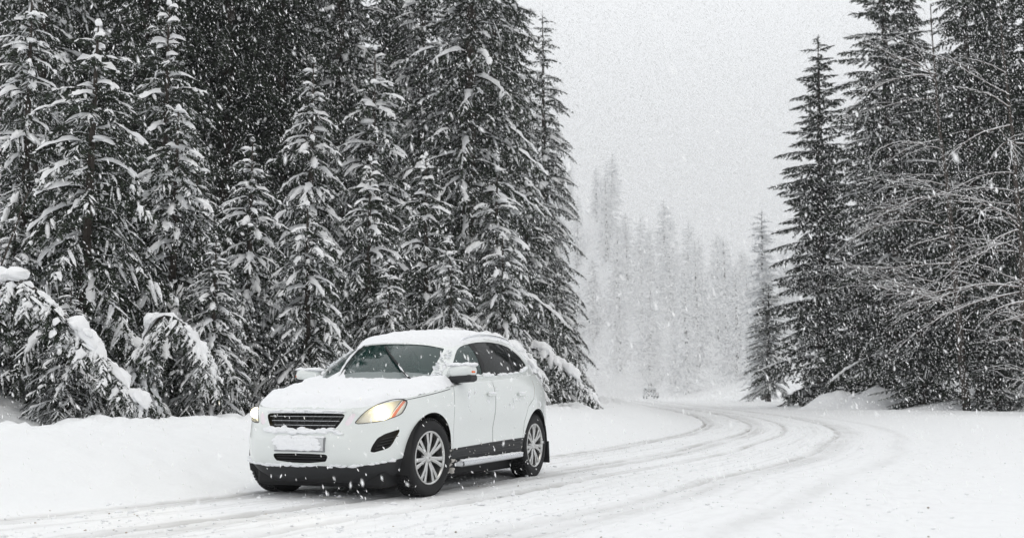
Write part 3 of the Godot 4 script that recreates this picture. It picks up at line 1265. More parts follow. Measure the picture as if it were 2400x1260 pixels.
func roof_at(kk: float, k: float) -> Vector3:
	var e := cabin_at(kk, 1.0)
	return Vector3(e.x * k, lerpf(maxf(table(CROWN, e.z), e.y), e.y, pow(k, 2.6)), e.z)


func make_car() -> void:
	rng.seed = 77
	var car := thing("car", "white snow-topped estate car with lit headlights driving towards the viewer", "car")
	car.position = at(CAR_X, -0.015, CAR_Z)
	car.rotation.y = CAR_TURN
	columns_of_car()
	var lmax := col_l[240]
	var tub := sheet(240, 44, func(a, b):
		var l: float = a * lmax
		var y: float = lerpf(table(LOW, l), table(TOP, l), b)
		return [tub_at(l, y), Vector2(l, y)], Vector3(1, 0, 0))
	# wheel openings
	for c in [1.387, -1.387]:
		tub = cut(tub, func(p: Vector3, _u): return 0.42 - Vector2(p.z - c, p.y - 0.378).length() if p.x > 0.4 else -1.0)[1]
	# openings of the front
	var pieces := {}
	var shapes := {
		"grille": region([[-0.5, 0.803], [0.36, 0.80], [0.435, 0.79], [0.36, 0.66], [0.30, 0.648], [-0.5, 0.648]], 2),
		"intake": region([[-0.5, 0.435], [0.27, 0.435], [0.31, 0.42], [0.27, 0.35], [-0.5, 0.345]], 1),
		"fog": region([[0.715, 0.44], [0.73, 0.50], [0.79, 0.60], [1.0, 0.655], [1.01, 0.64], [0.95, 0.51], [0.90, 0.478]], 1),
		"lamp": region([[0.52, 0.70], [0.555, 0.755], [0.62, 0.84], [0.70, 0.895], [0.82, 0.93], [0.94, 0.928], [1.005, 0.90], [1.01, 0.83], [0.985, 0.785], [0.78, 0.728]], 2),
		"marker": region([[0.425, 0.69], [0.475, 0.80], [0.53, 0.80], [0.49, 0.69]], 1),
	}
	for key in shapes:
		var g: Array = shapes[key]
		var r := cut(tub, func(_p, u: Vector2): return inside(u, g[0], g[1]))
		pieces[key] = r[0]
		tub = r[1]
	var tail := region([[-2.06, 0.93], [-2.02, 1.02], [-2.0, 1.2], [-2.5, 1.2], [-2.5, 0.90]], 1)
	var rt := cut(tub, func(p: Vector3, _u): return inside(Vector2(p.z, p.y), tail[0], tail[1]) if p.z < -1.6 else -1.0)
	tub = rt[1]
	var rc := cut(tub, func(_p, u: Vector2): return table(CLAD, u.x) - u.y)
	var clad: Array = rc[0]
	tub = rc[1]
	var doors := {}
	var door_shapes := {
		"front_door": region([[0.93, 0.36], [0.94, 0.9], [0.88, 1.3], [-0.09, 1.3], [-0.09, 0.36]], 0),
		"rear_door": region([[-0.10, 0.36], [-0.10, 1.3], [-1.36, 1.3], [-1.36, 1.05], [-1.27, 0.92], [-1.08, 0.83], [-0.96, 0.65], [-0.935, 0.36]], 0),
	}
	for key in door_shapes:
		var g: Array = door_shapes[key]
		var r := cut(tub, func(p: Vector3, _u): return inside(Vector2(p.z, p.y), g[0], g[1]) - 0.003 if p.x > 0.5 else -1.0)
		doors[key] = r[0]
		tub = cut(r[1], func(p: Vector3, _u): return inside(Vector2(p.z, p.y), g[0], g[1]) + 0.002 if p.x > 0.5 else -1.0)[1]
	# shoulder: a lip from the top of the body inwards under the cabin
	var lip := sheet(200, 3, func(a, b):
		var l: float = lerpf(1.75, lmax, a)
		var e := tub_at(l, table(TOP, l))
		var q := Vector3(maxf(e.x - 0.16, 0.0), e.y + 0.012, e.z + (0.14 if e.z < -2.0 else 0.0))
		var m := e.lerp(q, b)
		m.y += 0.008 * sin(PI * b)
		return [m, Vector2(l, b)], Vector3(0, 1, 0))
	emit("body", joined([both(tub), both(lip)]), M.paint, car)
	var cl := emit("lower_cladding", both(clad), M.clad, car)
	# ridges of the door cladding
	for sg: float in [1.0, -1.0]:
		for yy in [0.345, 0.405]:
			var rv := PackedVector3Array()
			var prev := Vector3()
			for i in 22:
				var p := tub_at(1.93 + i * 0.089, yy + i * 0.0012)
				p.x *= sg
				p.x += 0.004 * sg
				if i:
					tube(rv, prev, p, 0.011, 0.011, 6)
				prev = p
			commit("ridge", rv, PackedVector3Array(), M.clad, cl)
	for key in doors:
		emit(key, doors[key], M.paint, car)
		emit(key, mirrored(doors[key]), M.paint, car)
	# bonnet
	var lc := 0.0
	while tub_at(lc, table(TOP, lc)).z > 0.82:
		lc += 0.01
	var hood := sheet(80, 16, func(a, b):
		return [hood_at(a * lc, b), Vector2(a, b)], Vector3(0, 1, 0))
	emit("bonnet", both(hood), M.paint, car)
	var gap := PackedVector3Array()
	for sg: float in [1.0, -1.0]:
		var last := Vector3()
		for i in 14:
			var l := 0.93 + i * 0.062
			var p := tub_at(l, table(TOP, l) - 0.012)
			p.x *= sg
			if i:
				tube(gap, last, p, 0.0035, 0.0035, 4)
			last = p
	commit("bonnet_gap", gap, PackedVector3Array(), M.black, car)
	# cabin: glass cut out of its shell
	var cabin := sheet(160, 26, func(a, b):
		var k: float = a * 8.0
		var v: float = lerpf(-0.12, 1.0, b)
		return [cabin_at(k, v), Vector2(k, v)], Vector3(1, 0, 0))
	var wsr := region([[-0.6, 0.02], [-0.6, 0.955], [1.75, 0.955], [1.80, 0.90], [1.80, 0.06], [1.75, 0.02]], 1)
	var r1 := cut(cabin, func(_p, u: Vector2): return inside(u, wsr[0], wsr[1]))
	var windscreen: Array = r1[0]
	cabin = r1[1]
	var dlo := region([[0.70, 1.165], [0.64, 1.235], [0.30, 1.425], [0.10, 1.492], [-0.2, 1.54], [-0.5, 1.558], [-0.9, 1.55], [-1.2, 1.515], [-1.42, 1.42], [-1.56, 1.305], [-1.54, 1.28], [-1.2, 1.222], [-0.35, 1.172], [0.4, 1.152]], 1)
	var r3 := cut(cabin, func(p: Vector3, u: Vector2): return inside(Vector2(p.z, p.y), dlo[0], dlo[1]) if u.x > 2.2 and u.x < 6.6 else -1.0)
	var side_glass: Array = r3[0]
	cabin = r3[1]
	var rear := region([[7.0, 0.15], [7.0, 0.85], [9.0, 0.85], [9.0, 0.15]], 1)
	var r4 := cut(cabin, func(_p, u: Vector2): return inside(u, rear[0], rear[1]))
	cabin = r4[1]
	var roof := sheet(160, 12, func(a, b):
		return [roof_at(a * 8.0, b), Vector2(a, b)], Vector3(0, 1, 0))
	emit("roof", joined([both(cabin), both(roof)]), M.paint, car)
	emit("windscreen", both(pushed(windscreen, -0.006)), M.glass, car)
	emit("rear_window", both(pushed(r4[0], -0.006)), M.glass_dark, car)
	# side windows: front pane, rear pane, quarter pane, black pillars between
	for mir in [false, true]:
		var rest: Array = side_glass
		var panes := []
		for lim in [[-0.05, 1.0], [-0.95, -0.14], [-2.0, -1.0]]:
			var r5 := cut(rest, func(p: Vector3, _u): return minf(p.z - lim[0] - (1.2 - p.y) * 0.06, lim[1] - p.z + (1.2 - p.y) * 0.06))
			panes.append(r5[0])
			rest = r5[1]
		for i in 3:
			var pane: Array = pushed(panes[i], -0.008)
			emit("side_window", mirrored(pane) if mir else pane, M.glass if i == 0 else M.glass_dark, car)
		var pil: Array = pushed(rest, -0.004)
		emit("window_pillar", mirrored(pil) if mir else pil, M.black, car)
	make_car_front(car, pieces)
	for sg: float in [1.0, -1.0]:
		var tl := emit("tail_lamp", rt[0] if sg > 0 else mirrored(rt[0]), M.red, car)
		tl.set_meta("label", "red tail lamp")
	make_car_inside(car)
	make_wheels(car)
	make_car_trim(car)
	make_car_snow(car, lc)


func strip_on_nose(pts: Array, depth: float, th: float, wd: float) -> Array:   # bar that follows the nose; pts of [l, y], negative l on the other side
	var out := []
	for i in pts.size() - 1:
		var a := nose(pts[i][0], pts[i][1], depth)
		var b := nose(pts[i + 1][0], pts[i + 1][1], depth)
		var d := b - a
		var z := Vector3(0, 0, 1)
		var y := z.cross(d.normalized())
		var xf := Transform3D(Basis(d.normalized(), y.normalized(), d.normalized().cross(y.normalized())), (a + b) / 2.0)
		out.append(soft_box(Vector3(d.length() + 0.002, th, wd), minf(th, wd) * 0.3, xf))
	return joined(out)


func nose(l: float, y: float, depth: float) -> Vector3:
	var p := tub_at(absf(l), y)
	if l < 0:
		p.x = -p.x
	p.z -= depth
	return p


func make_car_front(car: Node3D, pieces: Dictionary) -> void:
	# grille: dark hollow, chrome surround, bars
	var gr := emit("grille", both(shifted(pieces.grille, Vector3(0, 0, -0.05))), M.black, car)
	for k in 3:
		var y := 0.69 + k * 0.04
		var half := lerpf(0.335, 0.40, k / 2.0)
		var pts := []
		for i in 9:
			pts.append([lerpf(-half, half, i / 8.0), y])
		emit("grille_bar", strip_on_nose(pts, 0.022, 0.004, 0.010), M.chrome, gr)
	for k in 9:
		var f := lerpf(-1.0, 1.0, k / 8.0)
		emit("grille_rib", strip_on_nose([[f * 0.30, 0.652], [f * 0.345, 0.725], [f * 0.385, 0.798]], 0.030, 0.009, 0.012), M.clad, gr)
	var ring := []
	for e in [[-0.395, 0.803], [-0.2, 0.806], [0.0, 0.807], [0.2, 0.806], [0.395, 0.803]]:
		ring.append(e)
	emit("grille_trim", strip_on_nose(ring, 0.0, 0.016, 0.02), M.chrome, gr)
	# lower intake
	var lo := emit("lower_intake", both(shifted(pieces.intake, Vector3(0, 0, -0.05))), M.black, car)
	for k in 3:
		var pts := []
		for i in 7:
			pts.append([lerpf(-0.28, 0.28, i / 6.0), 0.366 + k * 0.024])
		emit("slat", strip_on_nose(pts, 0.02, 0.007, 0.02), M.clad, lo)
	# corner grilles and lamps
	for sg: float in [1.0, -1.0]:
		var fg: Array = shifted(pieces.fog, Vector3(-0.035, 0, -0.03))
		var fo := emit("corner_grille", fg if sg > 0 else mirrored(fg), M.black, car)
		for k in 4:
			emit("slat", strip_on_nose([[sg * (0.76 + k * 0.02), 0.475 + k * 0.03], [sg * (0.9 + k * 0.03), 0.50 + k * 0.03], [sg * (0.925 + k * 0.015), 0.51 + k * 0.028]], 0.012, 0.006, 0.014), M.clad, fo)
		var mk: Array = pushed(pieces.marker, -0.002)
		emit("marker_lamp", mk if sg > 0 else mirrored(mk), M.marker, car)
		var ln: Array = pieces.lamp
		var hl := emit("headlight", ln if sg > 0 else mirrored(ln), M.lens, car)
		# amber end of the housing, then the silver bowl behind the lens
		var parts := cut(ln, func(_p, u: Vector2): return u.x - 0.90 - (u.y - 0.85) * 0.35)
		var end: Array = parts[0]
		var cup: Array = shifted(parts[1], Vector3(-0.03, 0.0, -0.035))
		emit("bowl", cup if sg > 0 else mirrored(cup), M.reflector, hl)
		var am: Array = pushed(end, -0.012)
		var tip := cut(am, func(_p, u: Vector2): return 0.022 - absf(u.x - 0.935 - (u.y - 0.85) * 0.35))
		emit("turn_signal", tip[0] if sg > 0 else mirrored(tip[0]), M.amber, hl)
		emit("housing_end", tip[1] if sg > 0 else mirrored(tip[1]), M.reflector, hl)
		var c := tub_at(0.775, 0.805)
		c = Vector3((c.x - 0.022) * sg, c.y - 0.012, c.z - 0.026)
		var b := SphereMesh.new()
		b.radius = 0.066
		b.height = 0.132
		b.radial_segments = 24
		b.rings = 12
		var bo := put_mesh("bulb", b, M.bulb, hl)
		bo.position = c
		bo.scale = Vector3(1, 0.8, 0.5)
		var sp := SpotLight3D.new()
		sp.name = "headlight_beam"
		sp.light_color = Color(1.0, 0.93, 0.74)
		sp.light_energy = 0.5
		sp.light_size = 0.05
		sp.spot_angle = 38.0
		sp.spot_range = 60.0
		sp.spot_attenuation = 2.0
		sp.shadow_enabled = true
		car.add_child(sp, true)
		sp.position = c + Vector3(0.03 * sg, 0, 0.06)
		sp.rotation = Vector3(-0.03, PI, 0)
		var om := OmniLight3D.new()
		om.name = "bulb_light"
		om.light_color = Color(1.0, 0.93, 0.74)
		om.light_energy = 0.02
		om.light_size = 0.03
		om.omni_range = 40.0
		om.omni_attenuation = 2.0
		om.shadow_enabled = true
		car.add_child(om, true)
		om.position = c
		# dark rim round the lamp
		var pl: PackedVector2Array = poly([[0.52, 0.70], [0.555, 0.755], [0.62, 0.84], [0.70, 0.895], [0.82, 0.93], [0.94, 0.928], [1.005, 0.90], [1.01, 0.83], [0.985, 0.785], [0.78, 0.728]], 2)
		var rv := PackedVector3Array()
		for i in pl.size():
			var p := tub_at(pl[i].x, pl[i].y)
			var q := tub_at(pl[(i + 1) % pl.size()].x, pl[(i + 1) % pl.size()].y)
			p.x *= sg
			q.x *= sg
			tube(rv, p, q, 0.004, 0.004, 5)
		commit("rim", rv, PackedVector3Array(), M.clad, hl)
	# number plate
	var np := emit("number_plate", soft_box(Vector3(0.52, 0.115, 0.012), 0.004, Transform3D(Basis(Vector3.RIGHT, -0.06), nose(0.0, 0.52, -0.015))), M.plate, car)
	emit("plate_holder", soft_box(Vector3(0.54, 0.135, 0.02), 0.006, Transform3D(Basis(Vector3.RIGHT, -0.06), nose(0.0, 0.518, 0.002))), M.plastic_grey, np)


func shifted(s: Array, d: Vector3) -> Array:
	var v: PackedVector3Array = s[0].duplicate()
	for i in v.size():
		v[i] += d
	return [v, s[1], s[2]]


func make_car_inside(car: Node3D) -> void:
	emit("underbody_blocker", soft_box(Vector3(1.40, 0.42, 4.0), 0.05, Transform3D(Basis(), Vector3(0, 0.32, -0.04))), M.black, car)  # hung low on purpose, shaped to keep light out from under the car
	emit("dashboard", soft_box(Vector3(1.42, 0.22, 0.5), 0.06, Transform3D(Basis(Vector3.RIGHT, 0.15), Vector3(0, 0.98, 0.92))), M.clad, car)
	var w := TorusMesh.new()
	w.inner_radius = 0.165
	w.outer_radius = 0.195
	w.rings = 24
	w.ring_segments = 8
	var so := put_mesh("steering_wheel", w, M.clad, car)
	so.position = Vector3(0.36, 1.04, 0.52)
	so.rotation.x = 1.05
	for x in [0.37, -0.37]:
		var se := emit("seat", soft_box(Vector3(0.5, 0.16, 0.52), 0.06, Transform3D(Basis(), Vector3(x, 0.62, 0.0))), M.seat, car)
		emit("backrest", soft_box(Vector3(0.48, 0.66, 0.15), 0.06, Transform3D(Basis(Vector3.RIGHT, -0.22), Vector3(x, 0.95, -0.30))), M.seat, se)
		emit("headrest", soft_box(Vector3(0.27, 0.19, 0.10), 0.045, Transform3D(Basis(Vector3.RIGHT, -0.15), Vector3(x, 1.36, -0.38))), M.seat, se)
	emit("rear_bench", joined([soft_box(Vector3(1.3, 0.16, 0.5), 0.06, Transform3D(Basis(), Vector3(0, 0.64, -0.95))), soft_box(Vector3(1.3, 0.62, 0.15), 0.06, Transform3D(Basis(Vector3.RIGHT, -0.25), Vector3(0, 0.95, -1.25)))]), M.seat, car)
	emit("inner_mirror", soft_box(Vector3(0.22, 0.06, 0.03), 0.012, Transform3D(Basis(), Vector3(0, 1.42, 0.50))), M.black, car)


func make_wheels(car: Node3D) -> void:
	for e in [[1.387, 1.0, 0.13], [1.387, -1.0, 0.13], [-1.387, 1.0, 0.0], [-1.387, -1.0, 0.0]]:
		var w := Node3D.new()
		w.name = "wheel"
		car.add_child(w, true)
		w.position = Vector3(0.785 * e[1], 0.368, e[0])
		w.rotation.y = (PI if e[1] < 0 else 0.0) - e[2]
		# tyre: tread with rounded shoulders, x 0.118 outwards
		var tyre := lathe([[0.250, 0.098], [0.262, 0.108], [0.29, 0.119], [0.32, 0.121], [0.345, 0.112], [0.360, 0.094], [0.368, 0.06], [0.369, 0.0], [0.368, -0.06], [0.360, -0.094], [0.345, -0.112], [0.30, -0.12], [0.25, -0.1]], 56)
		emit("tyre", tyre, M.rubber, w)
		var tr := PackedVector3Array()
		for k in 64:   # tread blocks
			var a := TAU * k / 64.0
			for row in 4:
				var xx := -0.075 + row * 0.05
				var c := Vector3(xx, 0.370 * cos(a + row * 0.03), 0.370 * sin(a + row * 0.03))
				var b := Basis(Vector3.RIGHT, a + row * 0.03)
				var sb := BoxMesh.new()
				sb.size = Vector3(0.04, 0.012, 0.024)
				var arr := sb.get_mesh_arrays()
				var vv: PackedVector3Array = arr[Mesh.ARRAY_VERTEX]
				for id in arr[Mesh.ARRAY_INDEX]:
					tr.append(c + b * vv[id])
		var tb := commit("tread", tr, PackedVector3Array(), M.rubber, w)
		tb.set_meta("kind", "stuff")
		# rim: barrel, lip, five twin spokes, hub
		var rim := emit("rim", lathe([[0.252, 0.10], [0.258, 0.106], [0.25, 0.112], [0.238, 0.108], [0.232, 0.09], [0.225, 0.0], [0.22, -0.1]], 56), M.rim, w)
		var sv := PackedVector3Array()
		for k in 7:
			for tw: float in [-1.0, 1.0]:
				var a: float = TAU * k / 7.0 + tw * 0.085
				var dir := Vector3(0, cos(a), sin(a))
				var tang := Vector3(0, -sin(a), cos(a))
				var p0 := dir * 0.045 + Vector3(0.085, 0, 0)
				var p1 := dir * 0.14 + tang * tw * 0.006 + Vector3(0.098, 0, 0)
				var p2 := dir * 0.238 + tang * tw * 0.016 + Vector3(0.098, 0, 0)
				spoke(sv, p0, p1, tang, 0.016, 0.016)
				spoke(sv, p1, p2, tang, 0.016, 0.021)
		var so := commit("spokes", sv, PackedVector3Array(), M.rim, rim)
		so.name = "spokes"
		emit("hub_cap", lathe([[0.0, 0.104], [0.03, 0.103], [0.04, 0.098], [0.06, 0.086], [0.07, 0.05]], 24), M.rim, rim)
		emit("brake_disc", lathe([[0.0, 0.02], [0.15, 0.02], [0.155, 0.0], [0.155, -0.02]], 36), M.clad, w)
		# snow packed on the inside of the wheel well is left dark; liner
		var liner := sheet(24, 1, func(a, b):
			var t: float = lerpf(-0.35, PI + 0.35, a)
			return [Vector3(lerpf(0.42, 0.89, b) * e[1], 0.375 + 0.425 * sin(t), e[0] + 0.425 * cos(t)), Vector2(a, b)], Vector3(0, -1, 0))
		emit("wheel_well", liner, M.black, car)


func spoke(v: PackedVector3Array, a: Vector3, b: Vector3, tang: Vector3, wa: float, wb: float) -> void:
	var d := Vector3(0.028, 0, 0)
	var f := Vector3(0.006, 0, 0)
	# ridge, two slopes and two flanks
	var q := [[a + f, a + tang * wa, b + f, b + tang * wb], [a - tang * wa, a + f, b - tang * wb, b + f], [a + tang * wa, a + tang * wa - d, b + tang * wb, b + tang * wb - d], [a - tang * wa - d, a - tang * wa, b - tang * wb - d, b - tang * wb]]
	for e in q:
		for k in [0, 1, 2, 1, 3, 2]:
			v.append(e[k])


func make_car_trim(car: Node3D) -> void:
	for sg: float in [1.0, -1.0]:
		# mirror: white cap, dark lower shell, arm
		var mx: float = 0.935 if sg > 0 else 0.875
		var xf := Transform3D(Basis(Vector3.UP, -0.12 * sg), Vector3(mx * sg, 1.185 if sg > 0 else 1.15, 0.76))
		var mi := emit("mirror", soft_box(Vector3(0.29, 0.125, 0.18), 0.058, xf * Transform3D(Basis(Vector3.BACK, 0.05 * sg), Vector3(0, 0.02, 0))), M.paint, car)
		emit("mirror_base", soft_box(Vector3(0.275, 0.08, 0.165), 0.035, xf * Transform3D(Basis(Vector3.BACK, 0.05 * sg), Vector3(0, -0.055, -0.004))), M.clad, mi)
		emit("mirror_arm", soft_box(Vector3(0.14, 0.05, 0.09), 0.02, Transform3D(Basis(), Vector3(0.82 * sg, 1.12, 0.74))), M.clad, mi)
		emit("mirror_signal", soft_box(Vector3(0.012, 0.02, 0.06), 0.005, xf * Transform3D(Basis(), Vector3(0.141 * sg, 0.012, 0.02))), M.amber, mi)
		# door handles
		for s in [0.05, -0.82]:
			var p := handle_spot(s, 0.965)
			p.x *= sg
			emit("door_handle", soft_box(Vector3(0.03, 0.035, 0.19), 0.013, Transform3D(Basis(), p + Vector3(0.022 * sg, 0, 0))), M.paint, car)
		# side step: round bar on two brackets
		var sv := PackedVector3Array()
		var st := Vector3(0.93 * sg, 0.275, 0.0)
		tube(sv, st + Vector3(-0.05 * sg, 0, 0.83), st + Vector3(0, 0, 0.76), 0.02, 0.032, 10)
		tube(sv, st + Vector3(0, 0, 0.76), st + Vector3(0, 0.01, -0.84), 0.032, 0.032, 10)
		tube(sv, st + Vector3(0, 0.01, -0.84), st + Vector3(-0.05 * sg, 0.01, -0.92), 0.032, 0.02, 10)
		var stp := commit("side_step", sv, PackedVector3Array(), M.chrome, car)
		for z in [0.55, -0.6]:
			emit("bracket", soft_box(Vector3(0.2, 0.03, 0.05), 0.01, Transform3D(Basis(), Vector3(0.83 * sg, 0.275, z))), M.clad, stp)
		# roof rail
		var rv := PackedVector3Array()
		var prev := Vector3()
		for i in 13:
			var f := i / 12.0
			var q := roof_at(lerpf(3.1, 5.7, f), 0.93)
			q.x *= sg
			q.y += 0.035 * smooth(0.0, 0.12, f) * smooth(1.0, 0.88, f) + 0.004
			if i:
				tube(rv, prev, q, 0.013, 0.013, 8)
			prev = q
		commit("roof_rail", rv, PackedVector3Array(), M.chrome, car)
		emit("mud_flap", soft_box(Vector3(0.24, 0.26, 0.02), 0.006, Transform3D(Basis(Vector3.RIGHT, 0.1), Vector3(0.79 * sg, 0.27, -1.83))), M.clad, car)
	# wipers caught part-way over the windscreen
	for e in [[1.45, 0.02, -0.05, 0.84], [-0.45, 0.02, -1.05, 0.93]]:
		var wv := PackedVector3Array()
		var a := screen_spot(e[0], e[1])
		var b := screen_spot(e[2], e[3])
		var prev := a
		var wsn := PackedVector3Array()
		var wsv := PackedVector3Array()
		var wline := PackedVector3Array()
		var wwide := PackedFloat32Array()
		for i in 10:
			var q := screen_spot(lerpf(e[0], e[2], (i + 1) / 10.0), lerpf(e[1], e[3], (i + 1) / 10.0))
			tube(wv, prev, q, 0.011, 0.011, 6)
			wline.append(q + Vector3(0, 0.008, 0.010))
			wwide.append(rr(0.006, 0.016) if rng.randf() < (0.8 if e[0] < 0 else 0.45) else 0.0)
			prev = q
		ribbon(wsv, wsn, wline, wwide)
		var wo := commit("wiper", wv, PackedVector3Array(), M.black, car)
		commit("snow", wsv, wsn, M.snow, wo)


func handle_spot(s: float, y: float) -> Vector3:
	var l := 1.0
	while tub_at(l, y).z > s:
		l += 0.02
	return tub_at(l, y)


func screen_spot(k: float, v: float) -> Vector3:   # on the windscreen, k negative on the far side
	var p := cabin_at(absf(k), v)
	if k < 0:
		p.x = -p.x
	return p + Vector3(0, 0.012, 0.014)


func make_car_snow(car: Node3D, lc: float) -> void:
	var lump := FastNoiseLite.new()
	lump.seed = 8
	lump.frequency = 3.0
	# bonnet
	var hs := sheet(90, 60, func(a, b):
		var k: float = lerpf(-1.0, 1.0, b) * 0.97
		var l: float = lerpf(0.0, lc, a)
		var p := hood_at(l, absf(k))
		p.x *= signf(k)
		var n := lump.get_noise_2d(p.x * 1.2, p.z * 1.2)
		var e := lump.get_noise_2d(p.x * 4.0, p.z * 4.0 + 30.0)
		var edge := smooth(1.0 + 0.04 * e, 0.80 + 0.10 * n, absf(k)) * smooth(2.20, 2.04, p.z + 0.03 * e)
		var back := smooth(1.3, 0.85, p.z) * 0.03
		p.y += (0.052 + 0.016 * n + 0.006 * e + back) * edge - 0.004 * (1.0 - edge)
		return [p, Vector2(a, b)], Vector3(0, 1, 0))
	emit("bonnet_snow", hs, M.snow, car)
	# drift at the foot of the windscreen
	var cs := sheet(90, 8, func(a, b):
		var k: float = lerpf(-2.3, 2.3, a)
		var n := lump.get_noise_2d(k * 0.7, 3.0)
		var e := lump.get_noise_2d(k * 2.4, 9.0)
		var top: float = 0.085 + 0.07 * maxf(0.0, n) + 0.035 * e + 0.16 * exp(-pow((k + 0.62) / 0.22, 2.0)) + 0.06 * smooth(1.2, 2.2, k)
		var p := cabin_at(absf(k), lerpf(-0.3, top, b))
		if k < 0:
			p.x = -p.x
		var out := Vector3(p.x * 0.25, 0.6, 1.0).normalized()
		p += out * (0.07 * (1.0 - b) + 0.03 * sqrt(1.0 - b * b) + 0.002)
		return [p, Vector2(a, b)], Vector3(0, 0.5, 1))
	emit("windscreen_snow", cs, M.snow, car)
	# roof
	var rs := sheet(110, 60, func(a, b):
		var k: float = lerpf(-1.0, 1.0, b) * 0.985
		var kk: float = lerpf(0.0, 8.0, a)
		var p := roof_at(kk, absf(k))
		p.x *= signf(k)
		var n := lump.get_noise_2d(p.x * 1.3 + 70.0, p.z * 1.3)
		var e := lump.get_noise_2d(p.x * 4.0 + 20.0, p.z * 4.0)
		var edge := smooth(0.99 + 0.01 * e, 0.84, absf(k)) * smooth(0.47, 0.32, p.z + p.x * p.x * 0.45) * smooth(-1.92, -1.80, p.z)
		edge = sqrt(edge)
		p.y += (0.062 + 0.02 * n + 0.008 * e) * edge - 0.004 * (1.0 - edge)
		return [p, Vector2(a, b)], Vector3(0, 1, 0))
	emit("roof_snow", rs, M.snow, car)
	# lumps: sills of the side windows, mirrors, handles, step, plate, bumper, grille, pillars
	var v := PackedVector3Array()
	var n2 := PackedVector3Array()
	for sg: float in [1.0, -1.0]:
		for i in 46:
			var s := lerpf(0.6, -1.52, i / 45.0)
			var y := table([[-1.56, 1.28], [-1.2, 1.222], [-0.35, 1.172], [0.7, 1.155]], s) + 0.006
			var w := rr(0.012, 0.03) * (1.3 if absf(s + 1.4) < 0.25 or absf(s + 0.25) < 0.2 else 0.8)
			if rng.randf() < 0.75:
				add_blob(v, n2, blob_xf(side_spot(s, y, sg), Vector3(0, 0, 1), 0.04, w, 0.02), 0)
		for s in [0.05, -0.82]:
			var p := handle_spot(s, 0.965)
			p.x = (p.x + 0.024) * sg
			for j in 5:
				add_blob(v, n2, blob_xf(p + Vector3(0, 0.016, -0.06 + j * 0.03), Vector3(0, 0, 1), 0.03, 0.016, 0.02), 0)
		for i in 26:
			var z := lerpf(0.74, -0.84, i / 25.0)
			add_blob(v, n2, blob_xf(Vector3(0.93 * sg, 0.303, z), Vector3(0, 0, 1), 0.05, rr(0.014, 0.022), 0.03), 0)
		for i in 40:   # sticking to the pillar beside the windscreen
			var q := cabin_at(rr(1.82, 2.25), rr(0.0, 0.9))
			q.x *= sg
			add_blob(v, n2, blob_xf(q, Vector3(rr(-1, 1), rr(-1, 1), rr(-1, 1)), rr(0.015, 0.05), 0.008, rr(0.012, 0.03)), 0)
		for i in 34:   # sticking to the doors
			var q := handle_spot(rr(-1.5, 0.7), rr(0.8, 1.05))
			q.x *= sg
			add_blob(v, n2, blob_xf(q, Vector3(0, rr(-1, 1), rr(-1, 1)), rr(0.012, 0.04), rr(0.008, 0.03), 0.006), 0)
	commit("snow_on_sides", v, n2, M.snow, car)
	# slush thrown up by the wheels: on the cladding, behind the front wheel, on the step's foot
	var cv := PackedVector3Array()
	var cn := PackedVector3Array()
	for sg: float in [1.0, -1.0]:
		for i in 22:
			var l := rr(1.85, 3.9)
			var q := tub_at(l, table(CLAD, l) - 0.19 * pow(rng.randf(), 1.5))
			q.x = (q.x + 0.002) * sg
			add_blob(cv, cn, blob_xf(q, Vector3(0, rr(-1, 1), 1), rr(0.006, 0.022), rr(0.005, 0.014), 0.005), 0)
		for i in 40:
			var q := Vector3(rr(0.70, 0.90) * sg, 0.2 + 0.3 * pow(rng.randf(), 1.5), 0.93 + rr(-0.05, 0.04))
			add_blob(cv, cn, blob_xf(q, Vector3(rr(-1, 1), rr(-1, 1), rr(-1, 1)), rr(0.02, 0.05), rr(0.015, 0.035), rr(0.015, 0.03)), 0)
	commit("slush", cv, cn, M.slush, car)
	for sg: float in [1.0, -1.0]:
		var ms := PackedVector3Array()
		var mn := PackedVector3Array()
		for j in 9:
			add_blob(ms, mn, blob_xf(Vector3((0.82 - (0.0 if sg > 0 else 0.06) + j * 0.029) * sg, (1.262 if sg > 0 else 1.227) + rr(-0.004, 0.004), 0.76), Vector3(1, 0, 0), 0.05, 0.026, 0.075), 1)
		commit("mirror_snow", ms, mn, M.snow, car)
	var fv := PackedVector3Array()
	var fn := PackedVector3Array()
	for i in 60:   # under and over the grille
		var l := rr(-0.42, 0.42)
		add_blob(fv, fn, blob_xf(nose(l, 0.64 + 0.02 * lump.get_noise_1d(l * 6.0) + rr(-0.02, 0.015), -0.002), Vector3(1, 0, 0), rr(0.03, 0.07), rr(0.012, 0.03), 0.016), 0)
	for i in 26:
		var l := rr(-0.42, 0.42)
		add_blob(fv, fn, blob_xf(nose(l, 0.818 + rr(-0.008, 0.008), -0.004), Vector3(1, 0, 0), rr(0.04, 0.08), rr(0.008, 0.014), 0.014), 0)
	for i in 70:   # lower lip of the bumper, and round the plate
		var l := rr(-0.95, 0.95)
		add_blob(fv, fn, blob_xf(nose(l, table(CLAD, absf(l)) + rr(-0.012, 0.012), -0.001), Vector3(1, 0, 0), rr(0.02, 0.06), rr(0.008, 0.02), 0.010), 0)
	for i in 60:
		add_blob(fv, fn, blob_xf(nose(rr(-0.24, 0.22), rr(0.475, 0.575), -0.022), Vector3(1, rr(-0.2, 0.2), 0), rr(0.02, 0.06), rr(0.012, 0.03), 0.006), 0)
	for i in 90:
		add_blob(fv, fn, blob_xf(nose(rr(-0.25, 0.21), rr(0.468, 0.585), -0.024), Vector3(1, rr(-0.2, 0.2), 0), rr(0.03, 0.06), rr(0.02, 0.035), 0.005), 0)
	for i in 16:
		add_blob(fv, fn, blob_xf(nose(rr(-0.27, 0.27), 0.582, -0.012), Vector3(1, 0, 0), rr(0.03, 0.06), rr(0.012, 0.02), 0.016), 0)
